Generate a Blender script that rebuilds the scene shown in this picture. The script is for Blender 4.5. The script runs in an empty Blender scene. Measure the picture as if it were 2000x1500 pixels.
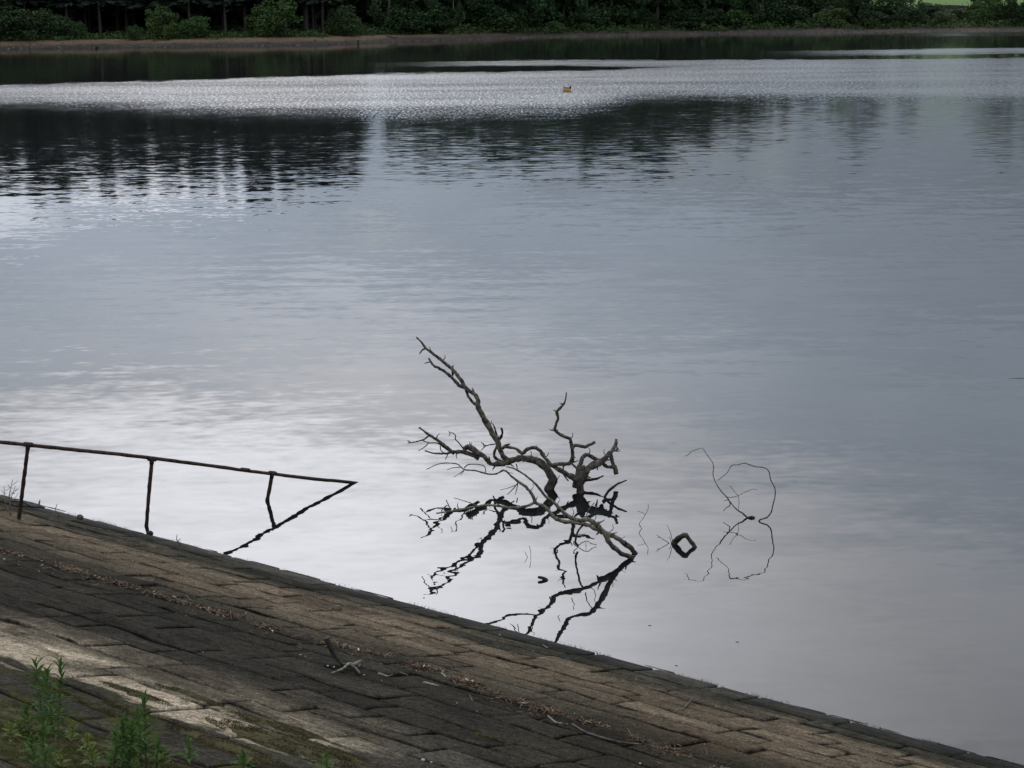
import bpy, math, random
import numpy as np
from mathutils import Vector, Matrix, noise as mnoise

random.seed(7)
rng = np.random.default_rng(7)
SC = bpy.context.scene
COL = SC.collection

# ------------------------------------------------------------------ camera
F, CH, PITCH, ROLL = 3450.0, 5.6, math.radians(12.2), 0.012      # focal length in photo pixels, eye height, tilt down, roll
_cp, _sp = math.cos(PITCH), math.sin(PITCH)
FW = np.array([0, _cp, -_sp]); _u0 = np.array([0, _sp, _cp]); _r0 = np.array([1.0, 0, 0])
RT = _r0 * math.cos(ROLL) - _u0 * math.sin(ROLL)
UP = _u0 * math.cos(ROLL) + _r0 * math.sin(ROLL)
EYE = np.array([0, 0, CH])
cd = bpy.data.cameras.new('camera'); cam = bpy.data.objects.new('camera', cd); COL.objects.link(cam)
cd.sensor_width = 36.0; cd.lens = 36.0 * F / 2000.0; cd.clip_start = 0.1; cd.clip_end = 6000
cam.matrix_world = Matrix((( RT[0], UP[0], -FW[0], 0), (RT[1], UP[1], -FW[1], 0), (RT[2], UP[2], -FW[2], CH), (0, 0, 0, 1)))
SC.camera = cam

# ------------------------------------------------------------------ sky and sun
SUN_EL, SUN_AZ = math.radians(33), math.radians(-9)              # azimuth from +Y towards +X
SUND = Vector((math.cos(SUN_EL) * math.sin(SUN_AZ), math.cos(SUN_EL) * math.cos(SUN_AZ), math.sin(SUN_EL)))
W = bpy.data.worlds.new('World'); SC.world = W; W.use_nodes = True
wt = W.node_tree; wt.nodes.clear()


class NT:
    """small helper for wiring nodes"""
    def __init__(s, tree): s.t = tree; s.l = tree.links
    def n(s, kind, **kw):
        nd = s.t.nodes.new(kind)
        for k, v in kw.items(): setattr(nd, k, v)
        return nd
    def put(s, sock, v):
        if isinstance(v, bpy.types.NodeSocket): s.l.new(v, sock)
        elif v is not None: sock.default_value = v
    def m(s, op, a, b=None, c=None, clamp=False):
        nd = s.n('ShaderNodeMath', operation=op, use_clamp=clamp)
        for i, v in enumerate((a, b, c)): s.put(nd.inputs[i], v)
        return nd.outputs[0]
    def vm(s, op, a, b=None, scale=None):
        nd = s.n('ShaderNodeVectorMath', operation=op)
        s.put(nd.inputs[0], a)
        if b is not None: s.put(nd.inputs[1], b)
        if scale is not None: s.put(nd.inputs['Scale'], scale)
        return nd.outputs['Value'] if op in ('DOT_PRODUCT', 'LENGTH', 'DISTANCE') else nd.outputs[0]
    def sstep(s, x, a, b, lo=0.0, hi=1.0):
        nd = s.n('ShaderNodeMapRange', interpolation_type='SMOOTHSTEP')
        for i, v in enumerate((x, a, b, lo, hi)): s.put(nd.inputs[i], v)
        return nd.outputs[0]
    def lin(s, x, a, b, lo=0.0, hi=1.0):
        nd = s.n('ShaderNodeMapRange')
        for i, v in enumerate((x, a, b, lo, hi)): s.put(nd.inputs[i], v)
        return nd.outputs[0]
    def mix(s, f, a, b, blend='MIX'):
        nd = s.n('ShaderNodeMix', data_type='RGBA', blend_type=blend)
        s.put(nd.inputs[0], f); s.put(nd.inputs[6], a); s.put(nd.inputs[7], b)
        return nd.outputs[2]
    def noise(s, vec, scale, detail=3.0, rough=0.55, dim='3D'):
        nd = s.n('ShaderNodeTexNoise', noise_dimensions=dim)
        if vec is not None: s.put(nd.inputs['Vector'], vec)
        s.put(nd.inputs['Scale'], scale); s.put(nd.inputs['Detail'], detail); s.put(nd.inputs['Roughness'], rough)
        return nd
    def ramp(s, f, stops, interp='LINEAR'):
        nd = s.n('ShaderNodeValToRGB'); cr = nd.color_ramp; cr.interpolation = interp
        while len(cr.elements) > 1: cr.elements.remove(cr.elements[-1])
        cr.elements[0].position = stops[0][0]; cr.elements[0].color = (*stops[0][1], 1)
        for p, c in stops[1:]:
            e = cr.elements.new(p); e.color = (*c, 1)
        s.put(nd.inputs[0], f); return nd.outputs[0]
    def xyz(s, v):
        nd = s.n('ShaderNodeSeparateXYZ'); s.put(nd.inputs[0], v); return nd.outputs
    def comb(s, x, y, z):
        nd = s.n('ShaderNodeCombineXYZ')
        for i, v in enumerate((x, y, z)): s.put(nd.inputs[i], v)
        return nd.outputs[0]


k = NT(wt)
sky = k.n('ShaderNodeTexSky', sky_type='NISHITA', sun_disc=False, sun_elevation=SUN_EL, sun_rotation=SUN_AZ)
tc = k.n('ShaderNodeTexCoord')
D = k.vm('NORMALIZE', tc.outputs['Generated'])
dx, dy, dz = k.xyz(D)
zc = k.m('MAXIMUM', dz, 0.0)
# brightness of the cloud sheet: pale veil round the hidden sun, thicker and darker away from it
cosang = k.vm('DOT_PRODUCT', D, tuple(SUND))
ang = k.m('ARCCOSINE', k.m('MINIMUM', cosang, 0.99999))
glow = k.m('EXPONENT', k.m('MULTIPLY', k.m('POWER', k.m('DIVIDE', ang, math.radians(17)), 2.0), -1.0))
base = k.sstep(zc, 0.07, 0.36, 0.235, 0.96)
lum = k.m('ADD', base, k.m('MULTIPLY', glow, 4.6))
flat = k.m('DIVIDE', 1.0, k.m('ADD', zc, 0.10))
cp_ = k.comb(k.m('MULTIPLY', dx, flat), k.m('MULTIPLY', dy, flat), 0.0)
cn = k.noise(k.vm('ADD', cp_, (3.1, 0.4, 0.0)), 1.15, 5.0, 0.55)
cn2 = k.noise(k.vm('ADD', cp_, (9.1, 2.4, 0.0)), 0.45, 2.0, 0.5)
lum = k.m('MULTIPLY', lum, k.lin(cn.outputs[0], 0.3, 0.7, 0.84, 1.16))
lum = k.m('MULTIPLY', lum, k.lin(cn2.outputs[0], 0.3, 0.7, 0.84, 1.16))
def lobe(az, el, waz, wel):
    a, e = math.radians(az), math.radians(el)
    A = k.m('DIVIDE', k.m('SUBTRACT', k.m('ARCTAN2', dx, dy), a), math.radians(waz))
    E_ = k.m('DIVIDE', k.m('SUBTRACT', k.m('ARCSINE', dz), e), math.radians(wel))
    r = k.m('ADD', k.m('MULTIPLY', A, A), k.m('MULTIPLY', E_, E_))
    r = k.m('ADD', r, k.m('MULTIPLY', k.m('SUBTRACT', cn.outputs[0], 0.5), 3.0))
    return k.sstep(r, 1.7, 0.1)
puff = k.m('MAXIMUM', lobe(-11.0, 5.35, 4.4, 0.75), k.m('MULTIPLY', lobe(-16.8, 6.2, 2.6, 0.9), 0.7))     # bank of white cloud low over the wood
lum = k.m('ADD', lum, k.m('MULTIPLY', puff, 0.72))
lum = k.m('ADD', lum, k.m('MULTIPLY', lobe(-9.0, 18.6, 12.0, 5.6), 1.20))                              # bright rim of the sheet below the hidden sun
cloudc = k.mix(k.sstep(lum, 0.45, 1.7), (0.79, 0.925, 1.11, 1), (0.98, 0.985, 1.05, 1))
cloudc = k.vm('SCALE', cloudc, scale=k.m('MULTIPLY', lum, 10.0))
thin = k.sstep(cn.outputs[0], 0.42, 0.30, 0.0, 0.22)                                                      # where the sheet thins the blue shows
wcol = k.mix(thin, cloudc, sky.outputs[0])
bg = k.n('ShaderNodeBackground'); wt.links.new(wcol, bg.inputs['Color']); bg.inputs['Strength'].default_value = 0.1
wo = k.n('ShaderNodeOutputWorld'); wt.links.new(bg.outputs[0], wo.inputs['Surface'])

ld = bpy.data.lights.new('sun', 'SUN'); ld.energy = 0.5; ld.angle = math.radians(10); ld.color = (1.0, 0.96, 0.9)
lo = bpy.data.objects.new('sun', ld); COL.objects.link(lo)
lo.rotation_euler = SUND.to_track_quat('Z', 'Y').to_euler(); lo.location = (0, 0, 60)
SC.view_settings.view_transform = 'Standard'; SC.view_settings.look = 'None'
SC.view_settings.exposure = 0.0; SC.view_settings.gamma = 1.0; SC.view_settings.use_curve_mapping = False


# ------------------------------------------------------------------ helpers
def ray(x, y): return FW + RT * ((x - 1000) / F) - UP * ((y - 750) / F)
def on_z(x, y, z=0.0):
    d = ray(x, y); return EYE + d * ((z - CH) / d[2])
def on_y(x, y, Y):
    d = ray(x, y); return EYE + d * (Y / d[1])
def proj(p):
    v = np.asarray(p, float) - EYE; w = v @ FW
    return 1000 + F * (v @ RT) / w, 750 - F * (v @ UP) / w

def tag(o, label=None, cat=None, group=None, kind=None):
    if label: o['label'] = label
    if cat: o['category'] = cat
    if group: o['group'] = group
    if kind: o['kind'] = kind
    return o
def empty(name, loc, label=None, cat=None, group=None):
    o = bpy.data.objects.new(name, None); o.empty_display_size = 0.2; COL.objects.link(o); o.location = loc
    return tag(o, label, cat, group)
def mk(name, verts, faces, mat, parent=None, loc=(0, 0, 0), smooth=False, uvs=None):
    me = bpy.data.meshes.new(name); me.from_pydata([tuple(v) for v in verts], [], [tuple(f) for f in faces])
    if uvs is not None:
        ul = me.uv_layers.new(name='UVMap'); co = np.zeros(len(me.loops) * 2, np.float32)
        idx = np.zeros(len(me.loops), np.int32); me.loops.foreach_get('vertex_index', idx)
        ul.data.foreach_set('uv', np.asarray(uvs, np.float32)[idx].ravel())
    for m in (mat if isinstance(mat, (list, tuple)) else [mat]): me.materials.append(m)
    if smooth: me.polygons.foreach_set('use_smooth', [True] * len(me.polygons))
    me.update()
    o = bpy.data.objects.new(name, me); COL.objects.link(o); o.location = loc
    if parent is not None: o.parent = parent
    return o
def quads_mesh(name, V, mats, midx=None):
    """V: (n,4,3) array of separate quads -> mesh"""
    n = len(V); me = bpy.data.meshes.new(name)
    me.vertices.add(4 * n); me.vertices.foreach_set('co', V.reshape(-1).astype(np.float32))
    me.loops.add(4 * n); me.loops.foreach_set('vertex_index', np.arange(4 * n, dtype=np.int32))
    me.polygons.add(n); me.polygons.foreach_set('loop_start', np.arange(0, 4 * n, 4, dtype=np.int32))
    me.polygons.foreach_set('loop_total', np.full(n, 4, np.int32))
    for m in mats: me.materials.append(m)
    if midx is not None: me.polygons.foreach_set('material_index', np.asarray(midx, np.int32))
    me.update(calc_edges=True); me.validate()
    return me
def link(name, me, parent=None, loc=(0, 0, 0)):
    o = bpy.data.objects.new(name, me); COL.objects.link(o); o.location = loc
    if parent is not None: o.parent = parent
    return o
def smooth_path(P, R, step):
    P = [np.asarray(p, float) for p in P]; out, rad = [], []
    for i in range(len(P) - 1):
        p0 = P[i - 1] if i else 2 * P[0] - P[1]; p1, p2 = P[i], P[i + 1]
        p3 = P[i + 2] if i + 2 < len(P) else 2 * P[-1] - P[-2]
        m = max(1, int(np.linalg.norm(p2 - p1) / step))
        for j in range(m):
            t = j / m
            q = 0.5 * (2 * p1 + (p2 - p0) * t + (2 * p0 - 5 * p1 + 4 * p2 - p3) * t * t + (3 * p1 - p0 - 3 * p2 + p3) * t ** 3)
            out.append(q * 0.7 + (p1 + (p2 - p1) * t) * 0.3); rad.append(R[i] + (R[i + 1] - R[i]) * t)
    out.append(P[-1]); rad.append(R[-1]); return out, rad
def tube(P, R, seg=7, step=None, rough=0.0, seed=0.0, cap=True):
    """returns verts, faces of a tapering tube through P with radii R"""
    if step: P, R = smooth_path(P, R, step)
    V, Fc = [], []; n = len(P); ref = np.array([0.31, 0.17, 0.93])
    for i in range(n):
        t = np.asarray(P[min(i + 1, n - 1)], float) - np.asarray(P[max(i - 1, 0)], float); t /= (np.linalg.norm(t) + 1e-9)
        a = ref - t * (ref @ t); a /= (np.linalg.norm(a) + 1e-9); b = np.cross(t, a); ref = a
        for s in range(seg):
            th = 2 * math.pi * s / seg; d = a * math.cos(th) + b * math.sin(th); r = R[i]
            if rough:
                q = (np.asarray(P[i]) + d * R[i]) * (0.42 / max(R[i], 0.006)) + seed
                r *= 1 + rough * (1.15 * mnoise.noise(Vector(q)) + 0.5 * mnoise.noise(Vector(q * 2.7)))
            V.append(np.asarray(P[i]) + d * r)
    for i in range(n - 1):
        for s in range(seg):
            s2 = (s + 1) % seg; Fc.append((i * seg + s, i * seg + s2, (i + 1) * seg + s2, (i + 1) * seg + s))
    if cap:
        Fc.append(tuple(range(seg))[::-1]); Fc.append(tuple((n - 1) * seg + s for s in range(seg)))
    return V, Fc
def join(parts):
    V, Fc = [], []
    for v, f in parts:
        o = len(V); V += list(v); Fc += [tuple(i + o for i in q) for q in f]
    return V, Fc

def mat(name):
    m = bpy.data.materials.new(name); m.use_nodes = True; t = m.node_tree
    b = next(n for n in t.nodes if n.type == 'BSDF_PRINCIPLED'); return m, NT(t), b
def simple(name, ca, cb, scale=8.0, rough=0.8, bump=0.0, spec=0.3, rand=0.0, coord='Object', detail=4.0):
    m, q, b = mat(name)
    tcx = q.n('ShaderNodeTexCoord').outputs[coord]
    nz = q.noise(tcx, scale, detail, 0.6)
    c = q.mix(q.sstep(nz.outputs[0], 0.34, 0.66), (*ca, 1), (*cb, 1))
    if rand:
        oi = q.n('ShaderNodeObjectInfo').outputs['Random']
        hs = q.n('ShaderNodeHueSaturation'); q.put(hs.inputs['Color'], c)
        q.put(hs.inputs['Value'], q.lin(oi, 0, 1, 1 - rand, 1 + rand))
        q.put(hs.inputs['Hue'], q.lin(q.m('FRACT', q.m('MULTIPLY', oi, 7.3)), 0, 1, 0.5 - rand * 0.06, 0.5 + rand * 0.06)); c = hs.outputs[0]
    q.put(b.inputs['Base Color'], c); b.inputs['Roughness'].default_value = rough; b.inputs['Specular IOR Level'].default_value = spec
    if bump:
        bp = q.n('ShaderNodeBump'); bp.inputs['Strength'].default_value = 0.8; bp.inputs['Distance'].default_value = bump
        q.put(bp.inputs['Height'], nz.outputs[0]); q.put(b.inputs['Normal'], bp.outputs[0])
    return m

# ------------------------------------------------------------------ the place: waterline and slope frame
WA = on_z(0, 965); WB = on_z(2000, 1495)
DU = (WB - WA) / np.linalg.norm(WB - WA); NWT = np.array([-DU[1], DU[0], 0.0])       # along the waterline; out over the water
if NWT @ WA < 0: NWT = -NWT
SL = math.radians(15.4)
DV = -NWT * math.cos(SL) + np.array([0, 0, math.sin(SL)])                             # up the slope
DN = np.cross(DU, DV); DN = DN if DN[2] > 0 else -DN
def S(u, v, h=0.0): return WA + DU * u + DV * v + DN * h
def on_slope(x, y):
    d = ray(x, y); p = EYE + d * (((WA - EYE) @ DN) / (d @ DN)); q = p - WA; return float(q @ DU), float(q @ DV)
def nz(*a): return mnoise.noise(Vector(a))

SHX = [-160, -70.2, -54, -38, -27, -14.8, 0.6, 18, 45, 66, 82.6, 170]
SHY = [240, 248.6, 253, 252, 255, 270, 283.8, 292, 296, 294, 287.8, 280]
def shore(x): return float(np.interp(x, SHX, SHY)) + 2.6 * nz(x * 0.09, 3.0, 0) + 1.3 * nz(x * 0.35, 7.0, 0) + .6 * nz(x * 1.1, 2.0, 0)
def gz(x, y):
    t = y - shore(x)
    if t < 0: return max(-2.5, t * 0.12)
    bk = (1 + .35 * nz(x * .07, 1.0, 9.0) + .2 * nz(x * .3, 4.0, 9.0)) * float(np.interp(x, [-75, -45, -20, 10, 60], [.085, .118, .105, .080, .080])); z = bk * min(t, 9)
    r = min(1, max(0, (x - 45) / 35.0))
    z += max(0, min(t, 200) - 9) * (0.042 + 0.055 * r) + max(0, min(t, 900) - 200) * 0.05
    z += 0.22 * nz(x * 0.16, y * 0.16, 0) * min(1, t / 4) + 0.10 * nz(x * 0.6, y * 0.5, 3) * min(1, t / 2) + 0.5 * nz(x * 0.03, y * 0.03, 5) * min(1, t / 30)
    return z

# ------------------------------------------------------------------ materials: water
m_water, q, b = mat('lake_water')
pos = q.n('ShaderNodeNewGeometry').outputs['Position']
px, py, pz = q.xyz(pos)
pst = q.comb(q.m('MULTIPLY', px, 0.8), py, 0.0)
def slope(vec, sc, amp, det=2.0):
    nn = q.noise(vec, sc, det, 0.5, '2D')
    return q.vm('SCALE', q.vm('SUBTRACT', nn.outputs['Color'], (0.5, 0.5, 0.5)), scale=amp)
def curve(x, xs, ys):
    """piecewise value of x in metres"""
    lo_, hi_ = xs[0], xs[-1]; ylo, yhi = min(ys), max(ys)
    fc = q.n('ShaderNodeFloatCurve'); c = fc.mapping.curves[0]
    P = [((a - lo_) / (hi_ - lo_), (v - ylo) / (yhi - ylo + 1e-9)) for a, v in zip(xs, ys)]
    c.points[0].location = P[0]; c.points[-1].location = P[-1]
    for p in P[1:-1]: c.points.new(*p)
    fc.mapping.update()
    q.put(fc.inputs['Value'], q.lin(x, lo_, hi_, 0, 1))
    return q.m('ADD', q.m('MULTIPLY', fc.outputs[0], yhi - ylo), ylo)
wob = q.noise(q.comb(q.m('MULTIPLY', px, 0.05), q.m('MULTIPLY', py, 0.12), 0), 1.0, 4.0, 0.6, '2D').outputs[0]
fine = q.noise(q.comb(q.m('MULTIPLY', px, 0.5), q.m('MULTIPLY', py, 0.3), 2.0), 1.0, 4.0, 0.7, '2D').outputs[0]
yw = q.m('ADD', py, q.m('ADD', q.m('MULTIPLY', q.m('SUBTRACT', wob, 0.5), 7.0), q.m('MULTIPLY', q.m('SUBTRACT', fine, 0.5), 9.0)))
ang_ = q.m('DIVIDE', px, py)                                         # bearing across the lake
def bandmask(lo_e, hi_e, s0, s1):
    a = q.sstep(q.m('SUBTRACT', yw, lo_e), -s0, s0); c = q.sstep(q.m('SUBTRACT', yw, hi_e), s1, -s1)
    return q.m('MULTIPLY', a, c)
low1 = curve(px, [-60, -28, -17, -8, 0, 5, 10, 25, 60], [112, 106, 98, 94, 93, 97, 106, 103, 99])
top1 = curve(px, [-60, -38, -27, -16, -6, 0, 12, 20, 60], [128, 134, 137, 144, 147, 147, 152, 158, 160])
band1 = bandmask(low1, top1, 11.0, 3.0)
band2 = q.m('MULTIPLY', bandmask(curve(px, [-20, 0, 10, 20, 40], [163, 162, 155, 148, 140]), curve(px, [-20, 0, 15, 40], [172, 176, 172, 166]), 2.5, 2.0), q.sstep(px, -15.0, 0.0))
band3 = q.m('MULTIPLY', bandmask(178.0, 198.0, 3.0, 3.0), q.sstep(px, 24.0, 42.0))
near_shore = q.m('MULTIPLY', bandmask(262.0, 285.0, 4.0, 4.0), q.sstep(px, 58.0, 68.0))
ruf = q.m('MAXIMUM', q.m('MAXIMUM', band1, q.m('MULTIPLY', band2, 0.9)), q.m('MAXIMUM', band3, q.m('MULTIPLY', near_shore, 0.5)), clamp=True)
streak = q.noise(q.comb(q.m('MULTIPLY', px, 0.03), q.m('MULTIPLY', py, 0.14), 5.0), 1.0, 3.0, 0.6, '2D').outputs[0]
ruf = q.m('MULTIPLY', ruf, q.lin(streak, 0.32, 0.62, 0.72, 1.0))
# patches of faint cat's-paw between the slicks, stronger to the right
cats = q.m('MULTIPLY', q.sstep(py, 45.0, 75.0), q.sstep(ang_, 0.10, 0.28, 0.0, 0.8))
rough = q.m('ADD', q.m('MULTIPLY', ruf, 0.16), q.m('ADD', q.m('MULTIPLY', q.m('MULTIPLY', cats, q.sstep(py, 120.0, 100.0)), 0.05), q.sstep(py, 35.0, 80.0, 0.008, 0.058)))
amp = q.m('MULTIPLY', q.sstep(py, 205.0, 165.0, 0.12, 1.0), q.lin(streak, 0.3, 0.7, 0.7, 1.3))
V3 = lambda a, c: q.comb(q.m('MULTIPLY', px, a), q.m('MULTIPLY', py, c), 0.0)
s1 = slope(V3(0.55, 1.7), 1.0, 0.030); s2 = slope(V3(3.2, 6.5), 1.0, 0.026, 2.0); s3 = slope(pst, 0.13, 0.007)
s4 = q.vm('SCALE', slope(V3(7.0, 1.6), 1.0, 0.46, 4.0), scale=ruf)                 # wind ripples, their crests running away from the viewer
s5 = q.vm('SCALE', slope(V3(1.0, 4.8), 1.0, 0.036, 3.0), scale=q.m('ADD', q.sstep(py, 40.0, 65.0, 0.0, 1.0), cats))
tot = q.vm('ADD', q.vm('ADD', q.vm('SCALE', q.vm('ADD', q.vm('ADD', s1, s2), q.vm('ADD', s3, s5)), scale=amp), s4), (0, 0, 0))
sx, sy, _ = q.xyz(tot)
q.put(b.inputs['Normal'], q.vm('NORMALIZE', q.comb(sx, sy, 1.0)))
b.inputs['Base Color'].default_value = (0.006, 0.008, 0.008, 1); b.inputs['IOR'].default_value = 1.40
q.put(b.inputs['Roughness'], rough)

# ------------------------------------------------------------------ materials: stone, earth, wood, leaf
def stone_mat(name, sunken=False):
    m, q, b = mat(name)
    uv = q.n('ShaderNodeUVMap').outputs[0]; u, v, _ = q.xyz(uv)
    oi = q.n('ShaderNodeObjectInfo').outputs['Random']
    big = q.noise(uv, 0.7, 5.0, 0.6, '2D').outputs[0]
    str_ = q.noise(q.comb(q.m('MULTIPLY', u, 0.6), q.m('MULTIPLY', v, 1.6), 0), 2.2, 6.0, 0.68, '2D').outputs[0]
    grit = q.noise(uv, 55.0, 4.0, 0.75, '2D').outputs[0]
    pit = q.noise(uv, 16.0, 5.0, 0.7, '2D').outputs[0]
    vv = q.m('ADD', v, q.m('ADD', q.m('MULTIPLY', q.m('SUBTRACT', big, 0.5), 0.8), q.m('MULTIPLY', q.m('SUBTRACT', str_, 0.5), 0.7)))
    if not sunken: vv = q.m('ADD', vv, q.m('MULTIPLY', q.m('SUBTRACT', oi, 0.5), 0.38))
    vf = q.m('DIVIDE', q.m('ADD', vv, 1.0), 10.0)
    P = lambda x: (x + 1.0) / 10.0
    wet, alg, tan, brn, blk, pal, drk = (.008,.0085,.008), (.052,.048,.035), (.122,.095,.064), (.064,.053,.037), (.0320,.0292,.0220), (.37,.305,.215), (.042,.037,.028)
    a = q.ramp(vf, [(0.0, (.01,.011,.01)), (P(.04), wet), (P(.24), (.024,.022,.016)), (P(.70), alg), (P(.95), (.09,.072,.05)), (P(1.15), tan), (P(1.85), tan), (P(2.35), brn), (P(2.75), blk), (P(4.45), (.030,.027,.021)), (P(4.75), (.062,.053,.039)), (P(5.0), (.095,.078,.055)), (P(5.25), (.19,.158,.112)), (P(5.5), pal), (P(5.78), pal), (P(5.88), drk), (P(7.2), drk), (1.0, drk)])
    c2 = q.ramp(vf, [(0.0, (.01,.011,.01)), (P(.04), wet), (P(.24), (.024,.022,.016)), (P(.70), alg), (P(.95), (.09,.072,.05)), (P(1.15), tan), (P(1.95), tan), (P(2.5), (.066,.050,.033)), (P(2.9), (.034,.029,.020)), (P(4.5), (.031,.027,.019)), (P(5.0), (.058,.052,.040)), (P(6.0), drk), (1.0, drk)])
    c = q.mix(q.sstep(q.m('ADD', u, q.m('MULTIPLY', q.m('SUBTRACT', str_, 0.5), 2.0)), 10.1, 11.0), a, c2)
    val = q.m('MULTIPLY', q.lin(pit, 0.28, 0.72, 0.5, 1.5), q.lin(grit, 0.32, 0.68, 0.35, 1.65))
    val = q.m('MULTIPLY', val, q.lin(str_, 0.3, 0.7, 0.6, 1.4))
    if not sunken: val = q.m('MULTIPLY', val, q.lin(q.m('FRACT', q.m('MULTIPLY', oi, 5.7)), 0, 1, 0.80, 1.2))
    c = q.vm('MULTIPLY', c, q.comb(val, val, val))
    lich = q.sstep(q.noise(uv, 30.0, 3.0, 0.6, '2D').outputs[0], 0.66, 0.74)               # pale lichen specks
    c = q.mix(q.m('MULTIPLY', lich, 0.35), c, (0.13, 0.125, 0.10, 1))
    ms = q.noise(q.vm('ADD', uv, (4.0, 9.0, 0)), 2.6, 5.0, 0.65, '2D').outputs[0]
    mossk = q.m('MULTIPLY', q.sstep(ms, 0.47, 0.60), q.sstep(vv, 5.75, 6.4, 0.0, 0.9))
    c = q.mix(mossk, c, (0.055, 0.055, 0.016, 1))
    mossj = q.m('MULTIPLY', q.sstep(ms, 0.60, 0.68), q.sstep(v, 4.6, 5.4, 0.0, 0.6))
    c = q.mix(mossj, c, (0.06, 0.05, 0.02, 1))
    if not sunken:                                                        # soil and algae lodged round the rim of each stone
        rim = q.n('ShaderNodeAttribute', attribute_name='rim').outputs['Fac']
        rimk = q.m('MULTIPLY', rim, q.lin(q.noise(uv, 3.2, 4.0, 0.6, '2D').outputs[0], 0.42, 0.66, 0.05, 0.9))
        c = q.mix(rimk, c, (.009, .008, .006, 1))
    q.put(b.inputs['Base Color'], c)
    q.put(b.inputs['Roughness'], q.sstep(v, 0.05, 0.5, 0.6, 1.0)); q.put(b.inputs['Specular IOR Level'], q.sstep(v, 0.05, 0.6, 0.07, 0.03))
    h = q.m('ADD', q.m('MULTIPLY', pit, 1.0), q.m('ADD', q.m('MULTIPLY', grit, 0.30), q.m('MULTIPLY', str_, 1.3)))
    bp = q.n('ShaderNodeBump'); bp.inputs['Strength'].default_value = 1.0; bp.inputs['Distance'].default_value = 0.030
    q.put(bp.inputs['Height'], h); q.put(b.inputs['Normal'], bp.outputs[0])
    return m
m_stone = stone_mat('weathered_stone')
m_joint = simple('joint_silt', (.008, .007, .005), (.022, .019, .014), 14, 0.95, 0.01, 0.1)
m_wood = simple('grey_driftwood', (.026, .022, .017), (.13, .113, .086), 20, 0.85, 0.012, 0.2, detail=6)
m_dark = simple('wet_wood', (.012, .011, .010), (.040, .035, .029), 16, 0.7, 0.006, 0.25, detail=6)
m_pale = simple('bleached_wood', (.065, .056, .040), (.235, .21, .16), 20, 0.85, 0.010, 0.2, detail=6)
m_twig = simple('thin_twig', (.03, .026, .022), (.075, .065, .055), 20, 0.85, 0.0, 0.2)
m_rust = simple('rusted_iron', (.018, .012, .010), (.075, .040, .028), 22, 0.8, 0.006, 0.3, detail=6)
m_bark = simple('pine_bark', (.055, .050, .042), (.125, .115, .098), 3, 0.95, 0.02, 0.1, rand=0.35)
m_birch = simple('birch_bark', (.16, .15, .13), (.34, .32, .28), 2, 0.9, 0, 0.1)
for m_ in (m_wood, m_dark, m_pale, m_rust):
    q = NT(m_.node_tree); b = next(n for n in m_.node_tree.nodes if n.type == 'BSDF_PRINCIPLED'); src = b.inputs['Base Color'].links[0].from_socket
    gp = q.n('ShaderNodeNewGeometry').outputs['Position']; z_ = q.xyz(gp)[2]
    soak = q.sstep(q.m('ADD', z_, q.m('MULTIPLY', q.m('SUBTRACT', q.noise(gp, 6.0, 4.0).outputs[0], 0.5), 0.25)), 0.05, 0.24)      # soaked black below the old water mark
    q.put(b.inputs['Base Color'], q.mix(q.m('MULTIPLY', q.m('SUBTRACT', 1.0, soak), 0.62), src, (.010, .009, .008, 1)))
def leaf_mat(name, ca, cb, rand=0.3, transl=0.0):
    m, q, b = mat(name)
    g = q.n('ShaderNodeNewGeometry'); ri = g.outputs['Random Per Island']; oi = q.n('ShaderNodeObjectInfo').outputs['Random']
    c = q.mix(ri, (*ca, 1), (*cb, 1))
    hs = q.n('ShaderNodeHueSaturation'); q.put(hs.inputs['Color'], c)
    q.put(hs.inputs['Value'], q.lin(oi, 0, 1, 1 - rand, 1 + rand)); q.put(hs.inputs['Hue'], q.lin(q.m('FRACT', q.m('MULTIPLY', oi, 9.7)), 0, 1, 0.485, 0.515))
    q.put(b.inputs['Base Color'], hs.outputs[0]); b.inputs['Roughness'].default_value = 0.75; b.inputs['Specular IOR Level'].default_value = 0.15
    if transl:
        tr = q.n('ShaderNodeBsdfTranslucent'); q.put(tr.inputs['Color'], hs.outputs[0])
        mx = q.n('ShaderNodeMixShader'); mx.inputs[0].default_value = transl
        out = next(n for n in m.node_tree.nodes if n.type == 'OUTPUT_MATERIAL')
        q.l.new(b.outputs[0], mx.inputs[1]); q.l.new(tr.outputs[0], mx.inputs[2]); q.l.new(mx.outputs[0], out.inputs[0])
    return m
m_needle = leaf_mat('pine_needles', (.022, .034, .022), (.042, .058, .034), 0.3)
m_leafd = leaf_mat('dark_leaves', (.024, .048, .018), (.050, .088, .032), 0.3)
m_leafb = leaf_mat('willow_leaves', (.044, .082, .022), (.085, .14, .042), 0.2)
m_under = leaf_mat('undergrowth_leaves', (.030, .055, .018), (.07, .11, .035), 0.1)
m_herb = leaf_mat('herb_leaves', (.040, .085, .016), (.070, .135, .026), 0.25, 0.25)
m_herby = leaf_mat('young_leaves', (.085, .12, .022), (.13, .17, .035), 0.2, 0.25)
m_stem = simple('herb_stem', (.06, .085, .03), (.11, .06, .035), 6, 0.7)
m_moss = leaf_mat('moss_tufts', (.040, .034, .013), (.078, .066, .022), 0.1)
m_mossg = leaf_mat('green_moss', (.045, .055, .012), (.09, .105, .022), 0.1)
m_lit = [simple('litter_%s' % n, a, c, 9, 0.9) for n, a, c in (('rust', (.075,.040,.020), (.125,.066,.034)), ('straw', (.16,.11,.06), (.25,.18,.11)), ('brown', (.05,.032,.02), (.10,.06,.035)), ('pale', (.40,.36,.29), (.55,.5,.42)))]

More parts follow.
